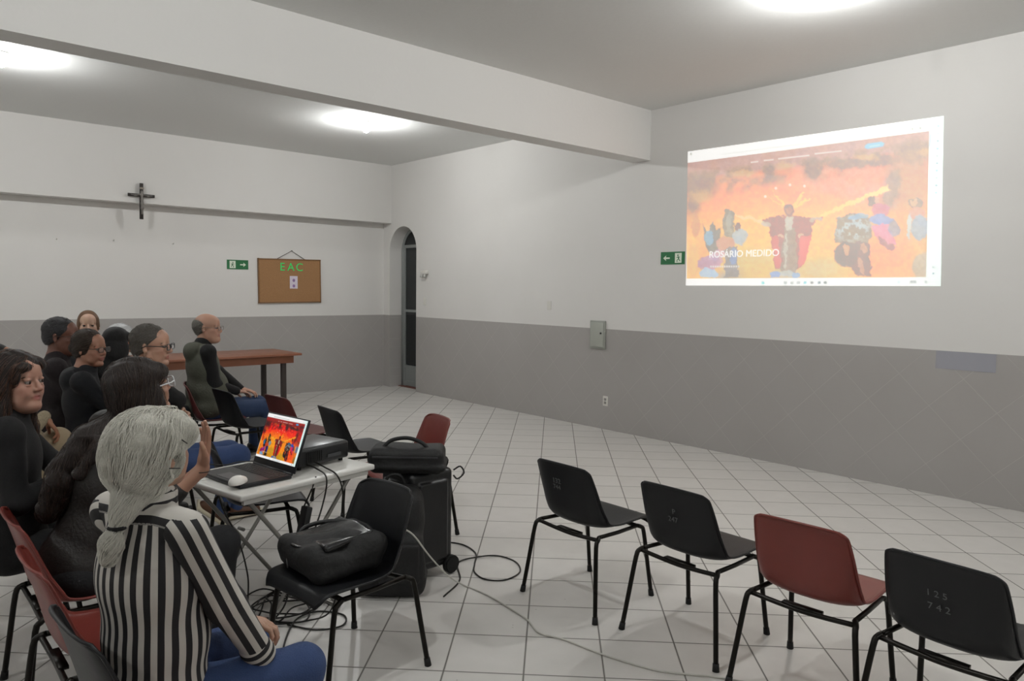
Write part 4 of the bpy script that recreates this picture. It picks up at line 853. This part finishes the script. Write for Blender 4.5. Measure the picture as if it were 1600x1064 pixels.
cable('black_cable','black cable draped from behind the laptop along the back of the white table',[(1.62,3.62,0.730),(1.56,3.75,0.727),(1.48,3.80,0.726),(1.40,3.78,0.726),(1.33,3.86,0.726)],.003)
cable('black_cable','black cable arching behind the striped sleeve down to the floor',[(1.26,3.52,.70),(1.32,3.60,.55),(1.40,3.62,.38),(1.42,3.55,.2),(1.40,3.5,.05),(1.45,3.5,.006),(1.55,3.66,.006)])
pts = []; rng = random.Random(4)
for i in range(34):
    a = i*.95; r = .10+.05*math.sin(i*1.7)+.05*rng.random(); pts.append((1.58+.03*math.sin(i*.6)+r*1.15*math.cos(a), 3.52+.05*math.cos(i*.45)+r*1.25*math.sin(a), .007+.006*(i%4)))
cable('cable_coil','tangled coil of black cable on the tiles under the white table',pts,.0042)
cable('black_cable','small black cable loop on the tiles under the chair with the shoulder bag',[(1.52,3.32,.006),(1.60,3.18,.006),(1.72,3.14,.006),(1.78,3.24,.006),(1.70,3.36,.006),(1.58,3.34,.01),(1.46,3.20,.006),(1.36,3.02,.006),(1.33,2.86,.006)],.0045)
t = thing('power_strip','dark power strip hanging below the near end of the white table','power strip',(1.60,3.30,.50),R_(10))
boxobj('strip_body',(0,0,0),(.035,.05,.16),M_key,t,bev=.006,rot=Matrix.Rotation(.25,3,'Y')); tubeobj('strip_cable',[(0,0,.08),(.03,-.02,.16),(.05,-.03,.225)],.004,M_cb,t,8,4)
# ------------------------------------------------------------ people
M_jean = mat('blue_denim','2c4068',.85,bump=.3,bscale=220,var=.2); M_jean2 = mat('dark_denim','283a5a',.85,bump=.3,bscale=220,var=.2)
M_blk = mat('black_cloth','09090b',.9,bump=.2,bscale=150); M_navy = mat('navy_cloth','0b0d13',.85,bump=.2,bscale=120); M_brn = mat('brown_black_jacket','171311',.6,bump=.3,bscale=70,var=.3)
M_dtr = mat('dark_trousers','0e0f13',.85,bump=.2,bscale=120); M_shoe = mat('dark_shoe','1a1614',.5); M_shoeb = mat('brown_shoe','5a3a26',.5); M_sole = mat('cream_sole','cfc6ae',.6)
H_grey = hair_mat('silver_hair','a9a79d'); H_g2 = mat('silver_strand_light','c9c7bd',.4); H_g3 = mat('silver_strand_dark','77756b',.45)
H_dark = hair_mat('dark_brown_hair','1d1512'); H_d2 = mat('brown_strand','2f211a',.35); H_d3 = mat('black_strand','140f0d',.35)
H_blk = hair_mat('black_hair','0d0c0d'); H_pep = hair_mat('pepper_hair','4b4742'); H_gs = hair_mat('grey_side_hair','5e5b55'); H_lb = hair_mat('light_brown_hair','5d4028'); H_dg = hair_mat('dark_grey_hair','2b2a2c'); H_wh = hair_mat('white_hair','cfd0d0'); H_mb = hair_mat('mid_brown_hair','2b221b')
M_gblk = mat('glasses_black','141416',.3); M_gwh = mat('glasses_white','c9cccf',.3); M_gbr = mat('glasses_brown','3a2c26',.3); M_gsl = mat('glasses_wire','8a8a88',.25,.9)
# striped shirt material: stripes follow the attribute written on the mesh
M_str = bpy.data.materials.new('black_white_stripes'); M_str.use_nodes = True; nt = M_str.node_tree; b_ = nt.nodes['Principled BSDF']; at = node(nt,'ShaderNodeAttribute', attribute_name='stripe')
fr_ = math_(nt,'FRACT', at.outputs['Fac']); st_ = math_(nt,'GREATER_THAN', fr_, .5); mx = node(nt,'ShaderNodeMix', data_type='RGBA'); mx.inputs[6].default_value = (*lin('b9b5ae'),1); mx.inputs[7].default_value = (*lin('141316'),1); nt.links.new(st_, mx.inputs[0]); nt.links.new(mx.outputs[2], b_.inputs['Base Color']); b_.inputs['Roughness'].default_value = .75
def flow_back(L):
    D = np.zeros_like(L); D[:,0] = -1; D[:,2] = -.6; D[:,1] = L[:,1]*3; return D
# --- woman in the striped shirt
p = Person('grey haired woman from behind in black and white striped shirt and jeans, in the foreground',.585,2.165,R_(19),h=.0045,sc=.985,lean=.03,skin=('a8846f','985f55'),head=(R_(2),-.12,.02),feat=dict(wide=1.0),neckf=-.022,bulk=.98)
hw = (.84,1.97,.595)
p.setarm(-1,(.875,2.10,.54),pole=(-.25,-.55,-.8),world=True,d=(.75,.5,-.15),n=(-.2,.5,-.8),curl=.55,thumb=.2,spread=.05)
p.setarm(1,(.90,2.27,.56),pole=(-.3,.5,-.8),world=True,d=(.45,-.85,-.15),n=(.1,-.5,-.8),curl=.7,thumb=.3,spread=.05)
p.setleg(1,(.42,.09,.46),(.40,.10,.03)); p.setleg(-1,(.385,-.19,.45),(.36,-.18,.03))
p.body()
def hair_w(S,H,q):
    c = H.sc; M = H.M; e = lambda p_,r,k=.012,op='+',Mx=None: S.ell(H(*p_),np.array(r)*c,M if Mx is None else M@Mx,k,op)
    e((-.018,0,.042),(.108,.093,.09)); e((-.05,0,.0),(.088,.094,.10)); e((-.05,0,-.07),(.066,.078,.07)); e((-.01,.07,-.03),(.055,.024,.075)); e((-.012,-.072,-.008),(.056,.022,.062)); e((.058,-.052,.045),(.05,.035,.045)); e((.05,.05,.045),(.05,.035,.045)); e((.055,0,.085),(.05,.06,.03))
    e((-.075,-.05,-.03),(.05,.035,.05),.01); e((-.07,.045,-.035),(.05,.035,.05),.01)
    e((.12,0,-.045),(.09,.085,.095),.012,'-'); e((.045,-.04,-.115),(.05,.09,.06),.012,'-'); e((.045,.05,-.12),(.05,.09,.06),.012,'-'); S.ell(H(.006,-.094,-.028),np.array((.026,.024,.038))*c,M,.008,'-')
    b = [H(-.06,-.01,-.085), q.C(-.085,-.02,.585), q.C(-.108,-.03,.555), q.C(-.125,-.035,.525)]; S.chain(b,[.050,.038,.027,.016],.012); S.ell(q.C(-.145,-.04,.48),(.027,.029,.034),None,.008); S.ell(q.C(-.148,-.035,.45),(.02,.022,.025),None,.01)
def flow_bun(L):
    D = np.stack([-.55-0*L[:,0], .15*L[:,1]*8*(L[:,2]>-.0), -.9-0*L[:,0]],1); low = L[:,2]<-.02; D[low,1] = -7*L[low,1]; D[:,0] += np.where(L[:,0]>.0,.1,0)-np.where(low,.2,0); up = L[:,2]>.09; D[up,2] = -.2; D[up,1] = 8*L[up,1]; return D
p.hair(hair_w,H_grey,noise=lambda x,y,z: .0022*np.sin(95*y+70*x+6*np.sin(16*z))+.003*np.sin(38*y-45*x+9*z)+.002*np.sin(30*z+20*y),strands=1500,flow=flow_bun,sm=[H_g2,H_g3],sr=.00095,length=(10,26),amp=.004,seed=2)
bm = bmesh.new(); tube(bm,[tuple(p.C(-.127+.019*math.cos(a),-.036+.019*math.sin(a),.521)) for a in np.linspace(0,2*PI,13)[:-1]],.006,6,closed=True); obj('hair_tie',bm,M_blk,p.e)
for a_,b2_ in (((.045,-.094,.025),(.02,-.107,.045)),((.0,-.112,-.03),(-.035,-.115,-.018))): tubeobj('hair_pin',[p.hc(*a_),p.hc(*b2_)],.0016,M_gblk,p.e,6)
res = p.top(M_str,'striped_shirt',loose=1.04,sleeve=.99,noise=wrinkle(.0045,.7,11),sleeves_sep=True,h=.005,belly=.01)
o,V = res[0]; L = (V-p.H)@p.T; th = np.arctan2(L[:,1],-(L[:,0]-.02)); st = np.where(L[:,2]>.50*1.03, (L[:,2])*22+.2, (th*.165)/.037+.25)
a = o.data.attributes.new('stripe','FLOAT','POINT'); a.data.foreach_set('value',st.astype(np.float32))
for o,V,k,el,w2 in res[1:]:
    ax = nrm_(w2-p.Sh[k]); n1 = nrm_(np.cross(ax,(0,0,1))); n2 = np.cross(ax,n1); q = V-el; up = V[:,2]>el[2]
    axis = np.where((((V-el)@nrm_(w2-el))>0)[:,None], nrm_(w2-el), nrm_(el-p.Sh[k])); rel = V-el; rel = rel-axis*(rel*axis).sum(1,keepdims=True)
    out_ = nrm_(p.T@np.array((-.45,1.*k,.1))); n_ = nrm_(np.cross(ax,out_)); st = rel@n_/.034; a = o.data.attributes.new('stripe','FLOAT','POINT'); a.data.foreach_set('value',(st+.25).astype(np.float32))
# collar and cuffs
Sx = SDF(); Sx.cap(p.N+p.T@np.array((-.012,0,-.03)),p.N+p.T@np.array((-.004,0,.022)),.078,.069,.01); Sx.cap(p.N+p.T@np.array((-.004,0,-.0)),p.N+p.T@np.array((0,0,.08)),.061,.066,.006,'-'); me,V = Sx.mesh(.005); o = obj('collar',me,M_str,p.e); a = o.data.attributes.new('stripe','FLOAT','POINT'); a.data.foreach_set('value',((V[:,2]-V[:,2].max())/.036+.95).astype(np.float32))
for k in (1,-1):
    el,w,_ = p.arm[k]; u = nrm_(w-el); Sx = SDF(); Sx.cap(w-u*.045,w-u*.006,.045,.043,.01); me,V = Sx.mesh(.005,wrinkle(.003,2,4)); o = obj('cuff',me,M_str,p.e); a = o.data.attributes.new('stripe','FLOAT','POINT'); a.data.foreach_set('value',(((V-w)@u)/.03+.4).astype(np.float32))
p.trousers(M_jean,h=.006); p.shoes(M_shoe)
# --- woman in the brown jacket, leaning forward, hand raised
p = Person('dark haired woman in brown black jacket and white glasses, leaning forward, one hand raised',.64,3.35,R_(6),h=.005,sc=1.085,lean=.33,side=.08,skin=('a67e69','96605a'),head=(R_(4),-.22,0),feat=dict(wide=1.0))
p.setarm(-1,(1.045,3.07,.90),pole=(.3,-.1,-1),world=True,d=(.10,-.08,1),n=(-1,.1,.1),curl=.16,spread=.25,thumb=.3,hs=1.02)
p.setarm(1,(1.02,3.50,.62),pole=(0,.5,-1),world=True,d=(.8,-.5,-.1),n=(0,0,-1),curl=.5)
p.setleg(1,(.52,.13,.50),(.48,.14,.03)); p.setleg(-1,(.53,-.15,.50),(.50,-.16,.03)); p.body()
def hair_long(S,H,q,back=.32,wid=.0,front=False,part=0):
    c = H.sc; M = H.M; e = lambda p_,r,k=.010,op='+': S.ell(H(*p_),np.array(r)*c,M,k,op)
    e((-.018,0,.045),(.107,.092,.087)); e((-.05,0,-.02),(.075,.09,.11)); e((-.005,.072,-.045),(.055,.027,.09)); e((-.005,-.072,-.045),(.055,.027,.09)); e((.045,.045,.055),(.05,.04,.04)); e((.045,-.045,.055),(.05,.04,.04)); e((-.05,0,-.11),(.06,.085,.06))
    e((.115,0,-.04),(.085,.078,.105),.012,'-'); e((.055,0,-.13),(.06,.055,.06),.012,'-')
def hair_b(S,H,q):
    hair_long(S,H,q); S.chain([H(-.06,.0,-.10),q.C(-.115,.01,.47),q.C(-.15,.03,.33),q.C(-.15,.05,.18)],[.065,.062,.06,.04],.015); S.chain([H(-.05,-.05,-.10),q.C(-.09,-.07,.46),q.C(-.13,-.06,.36)],[.04,.04,.025],.012); S.chain([H(-.03,.06,-.08),q.C(-.10,.07,.44),q.C(-.14,.08,.30)],[.035,.045,.03],.012)
def flow_down(L):
    D = np.zeros_like(L); D[:,2] = -1; D[:,1] = np.clip(L[:,1]*12,-1,1)*np.clip((L[:,2]-.02)*12,0,1)*1.5; D[:,0] = -.35; return D
curl = lambda x,y,z: .003*np.sin(80*y+50*x+4*np.sin(14*z))+np.where(z<1.05,1,0)*(.006*np.sin(48*z+30*x)*np.sin(44*y+20*z+1)+.004*np.sin(90*z-50*y))
p.hair(hair_b,H_dark,noise=curl,strands=700,flow=flow_down,sm=[H_d2,H_d3],sr=.0010,length=(14,30),amp=.005,seed=5)
p.top(M_brn,'jacket',loose=1.03,sleeve=.55,noise=wrinkle(.006,.8,21),h=.0055); p.trousers(M_dtr); p.shoes(M_shoe); p.glasses(M_gwh,rx=.026,rz=.02,r=.0028,cat=.8)
bm = bmesh.new(); w_ = p.arm[-1][1]; tube(bm,[tuple(w_+np.array((.03*math.cos(a),.03*math.sin(a),-.012))) for a in np.linspace(0,2*PI,17)[:-1]],.002,6,closed=True); obj('bracelet',bm,M_gblk,p.e)
# --- woman in black, head turned
p = Person('woman in black with long dark brown hair turning her face, at the left edge',.475,3.80,R_(-8),h=.0042,sc=1.04,lean=.02,side=.0,skin=('ab8270','96564f'),head=(R_(-40),-.0,.0),hsc=1.05,feat=dict(wide=1.06,fat=.004,gaze=.25))
p.setarm(-1,(.70,3.70,.80),pole=(-.3,-.4,-1),world=True,d=(.9,.1,.25),n=(0,.3,-1),curl=.6); p.setarm(1,(.86,4.02,.60),pole=(0,.5,-1),world=True,d=(.9,-.4,-.1),curl=.5)
for k in (1,-1): p.setleg(k,(.50,.12*k,.49),(.46,.12*k,.03))
p.body(); p.brows(mat('brow_dark','241812',.8))
def hair_c(S,H,q):
    c = H.sc; M = H.M; e = lambda p_,r,k=.010,op='+',Mx=None: S.ell(H(*p_),np.array(r)*c,M if Mx is None else M@Mx,k,op)
    e((-.018,0,.046),(.102,.088,.083)); e((-.05,0,-.02),(.072,.085,.11)); e((-.005,.074,-.03),(.045,.018,.10)); e((-.005,-.074,-.03),(.045,.020,.10)); e((.045,.025,.072),(.042,.055,.028))
    e((.127,.0,-.042),(.092,.105,.10),.01,'-'); e((.06,0,-.13),(.055,.06,.05),.01,'-'); e((.070,-.038,.062),(.022,.036,.018),.008); e((.052,-.066,.03),(.022,.012,.04),.008); e((.070,.05,.060),(.018,.024,.016),.008)
    S.chain([H(-.0,-.078,-.09),H(-.0,-.085,-.19),H(.03,-.08,-.30),H(.035,-.07,-.38)],[.034,.036,.032,.018],.025); S.chain([H(-.02,.075,-.09),H(-.02,.08,-.2),H(.0,.09,-.3)],[.03,.036,.02],.025); S.chain([H(-.06,0,-.10),H(-.075,0,-.22),H(-.08,0,-.34)],[.07,.075,.05],.03)
p.hair(hair_c,H_dark,noise=lambda x,y,z: .002*np.sin(90*y+80*x+5*np.sin(18*z))+.0018*np.sin(60*x-40*y+12*z),strands=900,flow=flow_down,sm=[mat('auburn_strand','4a2e1e',.35),H_d3],sr=.0009,length=(14,34),amp=.003,seed=9)
p.top(M_blk,'black_jumper',noise=wrinkle(.004,.7,31),h=.006); p.trousers(M_blk,h=.008); p.shoes(M_shoe)
# --- person in the beige cardigan, almost hidden
p = Person('dark haired person in a beige patterned cardigan mostly hidden behind the woman in black',.38,4.98,R_(0),h=.006,sc=1.03,lean=.28,skin=('94664c','8a4c44'),head=(R_(-25),0,0))
p.setarm(-1,(.80,4.97,.875),pole=(-.2,-.5,-1),world=True,d=(.55,-.1,-.8),n=(-.3,0,-1),curl=.6); p.setarm(1,(.80,5.2,.72),pole=(0,.5,-1),world=True,curl=.5)
p.setleg(1,(.52,.12,.50),(.46,.12,.03)); p.setleg(-1,(.50,.08,.71),(.56,-.0,.25)); p.body(); p.hair(hair_short(back=-.1),H_blk,h=.006)
p.top(mat('beige_knit','8f836c',.9,bump=.8,bscale=110,var=.5),'cardigan',noise=wrinkle(.004,1,41)); p.trousers(mat('beige_trousers','93836a',.85,bump=.2,bscale=120)); p.shoes(M_shoe)
# --- man in the dark jumper with glasses
p = Person('man in profile with grey brown hair, black rimmed glasses, dark jumper and blue jeans',1.31,5.07,R_(-6),h=.005,sc=1.095,lean=.12,skin=('b68d77','9f665c'),head=(R_(-30),.02,.02),hsc=1.03,feat=dict(wide=1.0,nose=1.15),bulk=1.06)
p.setarm(-1,(1.56,5.30,.82),pole=(1,-.9,-.25),world=True,d=(-.3,1,0),n=(-1,0,0),curl=.7); p.setarm(1,(1.62,5.14,.78),pole=(0,.8,-1),world=True,d=(.2,-1,-.1),n=(-1,0,0),curl=.6)
p.setleg(1,(.60,.10,.49),(.64,.12,.03)); p.setleg(-1,(.62,-.06,.49),(.52,.02,.05),(.40,-.02,.16)); p.body()
p.brows(mat('brow_grey','5d5048',.8)); p.hair(hair_short(front=-.035,side=.0,top=1.02),H_pep,noise=wrinkle(.002,3,4),strands=900,flow=flow_back,sm=[mat('pep_a','5e5850',.5),mat('pep_b','352f2a',.5)],sr=.0011,length=(3,6),amp=.004); p.glasses(M_gblk,rx=.026,rz=.017,r=.0028); p.top(M_blk,'dark_jumper',noise=wrinkle(.005,.7,51),belly=.02); p.trousers(M_jean); p.shoes(M_shoeb,M_sole)
# --- man in the vest
p = Person('balding grey haired man in hooded grey green vest, seated in front of the brown table',2.40,6.95,R_(-4),h=.005,sc=1.085,lean=-.02,skin=('b58b76','a0675d'),head=(R_(-36),-.0,.0),hsc=1.04,feat=dict(wide=1.02,nose=1.1,fat=.004),bulk=1.12,neckf=.02)
p.setarm(-1,(2.66,6.88,.66),pole=(-.35,-.1,-1),world=True,d=(.9,.35,-.25),n=(0,0,-1),curl=.35); p.setarm(1,(2.80,7.12,.64),pole=(-.2,.6,-1),world=True,d=(.8,-.5,-.2),n=(0,0,-1),curl=.5)
p.setleg(1,(.53,.14,.49),(.50,.16,.03)); p.setleg(-1,(.54,-.12,.49),(.52,-.12,.03)); p.body(); p.brows(mat('brow_grey','5d5048',.8)); p.hair(hair_short(front=-.05,crown=False),H_gs,noise=wrinkle(.002,3,4),strands=500,flow=flow_back,sm=[mat('gs_a','7c7870',.5),mat('gs_b','45423d',.5)],sr=.0011,length=(3,5),amp=.004); p.glasses(M_gsl,rx=.024,rz=.016)
p.top(mat('black_sleeve','0a0a0c',.85,bump=.2,bscale=120),'black_pullover',noise=wrinkle(.005,.7,61),belly=.035)
q = Person.__new__(Person); q.__dict__ = dict(p.__dict__); q.arm = {}
q.top(mat('grey_green_vest','4c4d42',.8,bump=.3,bscale=70,var=.15),'vest',loose=1.07,noise=wrinkle(.006,.6,62),hood=True,belly=.04); p.trousers(M_jean2); p.shoes(M_shoe)
# --- woman in the navy hooded jacket
p = Person('woman with dark tied back hair and glasses in a navy hooded jacket',1.11,5.52,R_(-14),h=.005,sc=1.035,lean=.04,skin=('9c715c','8a5049'),head=(R_(-36),.03,0),hsc=1.0,feat=dict(wide=.98))
p.setarm(-1,(1.45,5.32,.62),pole=(-.3,-.6,-1),world=True,curl=.5); p.setarm(1,(1.5,5.6,.62),pole=(0,.6,-1),world=True,curl=.5)
for k in (1,-1): p.setleg(k,(.50,.12*k,.49),(.46,.12*k,.03))
p.body(); p.brows(mat('brow_dark','241812',.8))
def hair_tied(S,H,q):
    hair_short(front=.005,top=1.04,hz=-.04)(S,H,q); S.ell(H(-.105,0,.0),np.array((.035,.035,.035))*H.sc,H.M,.01)
    S.ell(H(-.02,0,.0),np.array((.07,.084,.07))*H.sc,H.M,.02)
    S.ell(H(.115,0,-.045),np.array((.09,.078,.088))*H.sc,H.M,.01,'-')
p.hair(hair_tied,H_mb,noise=wrinkle(.002,3,4),strands=600,flow=flow_back,sm=[mat('mb_a','3a2d24',.5),mat('mb_b','1b1512',.5)],sr=.0011,length=(5,9),amp=.002); p.glasses(M_gbr,rx=.024,rz=.015,r=.0022); p.top(M_navy,'hooded_jacket',noise=wrinkle(.005,.8,71),hood=True); p.trousers(M_dtr); p.shoes(M_shoe)
# --- man in the maroon jumper
p = Person('man with short grey black hair and glasses in a maroon and black jumper, in profile',1.07,6.12,R_(-10),h=.005,sc=1.105,lean=.02,skin=('6a4436','5a302c'),head=(R_(-22),.05,0),hsc=1.0,feat=dict(wide=1.04,fat=.004),bulk=1.1)
p.setarm(-1,(1.40,6.0,.64),pole=(-.3,-.6,-1),world=True,curl=.5); p.setarm(1,(1.45,6.2,.64),pole=(0,.6,-1),world=True,curl=.5)
for k in (1,-1): p.setleg(k,(.50,.13*k,.49),(.46,.13*k,.03))
p.body(); p.hair(hair_short(front=-.015,top=1.02),H_dg,noise=wrinkle(.002,4,4),strands=600,flow=flow_back,sm=[mat('dg_a','3b3a3b',.5),mat('dg_b','1c1a1b',.5)],sr=.0011,length=(3,5),amp=.003); p.glasses(M_gbr,rx=.024,rz=.016,r=.0022); p.top(mat('maroon_black_wool','191013',.85,bump=.3,bscale=90,var=.3),'jumper',noise=wrinkle(.005,.8,81),belly=.03,collar=True); p.trousers(M_dtr); p.shoes(M_shoe)
# --- person with long black hair seen from behind
p = Person('person with long black hair seen from behind, seated past the man with black glasses',1.52,6.44,R_(8),h=.006,sc=.98,lean=.02,head=(R_(10),.05,0))
for k in (1,-1): p.setarm(k,(.38,.12*k,.62),curl=.5); p.setleg(k,(.48,.12*k,.49),(.44,.12*k,.03))
p.body(); p.hair(lambda S,H,q: (hair_long(S,H,q), S.chain([H(-.05,0,-.08),q.C(-.11,0,.45),q.C(-.13,0,.30)],[.095,.10,.07],.04)),H_blk,noise=wrinkle(.003,2,5)); p.top(M_navy,'dark_coat',noise=wrinkle(.004,.8,91)); p.trousers(M_dtr); p.shoes(M_shoe)
# --- white haired person
p = Person('white haired person, only the top of the head showing behind the long black hair',1.70,7.0,R_(5),h=.007,sc=.965,lean=.0,head=(R_(5),.1,0))
for k in (1,-1): p.setarm(k,(.38,.12*k,.62),curl=.5); p.setleg(k,(.48,.12*k,.49),(.44,.12*k,.03))
p.body(); p.hair(lambda S,H,q: (S.ell(H(-.02,0,.045),np.array((.108,.096,.092)),H.M,.02), S.ell(H(-.05,0,-.01),np.array((.08,.095,.09)),H.M,.02), S.ell(H(.12,0,-.04),np.array((.09,.085,.10)),H.M,.01,'-')),H_wh,noise=wrinkle(.003,3,6),strands=500,flow=flow_back,sm=[H_wh,H_g2],sr=.0013,length=(4,8),amp=.006); p.top(M_navy,'dark_jacket'); p.trousers(M_dtr); p.shoes(M_shoe)
# --- woman turned to face the camera at the back
p = Person('woman with light brown hair pulled back facing the camera from the back of the group',1.60,7.72,R_(-60),h=.005,sc=1.095,lean=.0,skin=('b89580','9a625a'),head=(R_(-42),-.02,0),hsc=1.02,feat=dict(wide=.98))
for k in (1,-1): p.setarm(k,(.38,.12*k,.62),curl=.5); p.setleg(k,(.48,.12*k,.49),(.44,.12*k,.03))
p.body(); p.brows(mat('brow_brown','4a3324',.8)); p.hair(hair_tied,H_lb,noise=wrinkle(.0015,3,4)); p.top(M_dtr,'dark_top'); p.trousers(M_dtr); p.shoes(M_shoe)
chair('b',1.50,7.0,0,'shell chair under the white haired person','middle row chairs'); chair('b',1.50,7.90,R_(-60),'shell chair under the woman facing the camera','middle row chairs')
for o in list(bpy.data.objects):
    if o.type == 'EMPTY' and o.get('label') == 'x': bpy.data.objects.remove(o)

# text and strand curves become plain meshes
bpy.context.view_layer.update(); dg = bpy.context.evaluated_depsgraph_get()
for o in [o for o in bpy.data.objects if o.type in ('FONT','CURVE')]:
    me = bpy.data.meshes.new_from_object(o.evaluated_get(dg)); n = bpy.data.objects.new('tmp', me); COL.objects.link(n); n.parent = o.parent; n.matrix_local = o.matrix_local.copy()
    nm = o.name; bpy.data.objects.remove(o); n.name = nm; me.name = nm
    if 'strands' in nm: n['kind'] = 'stuff'
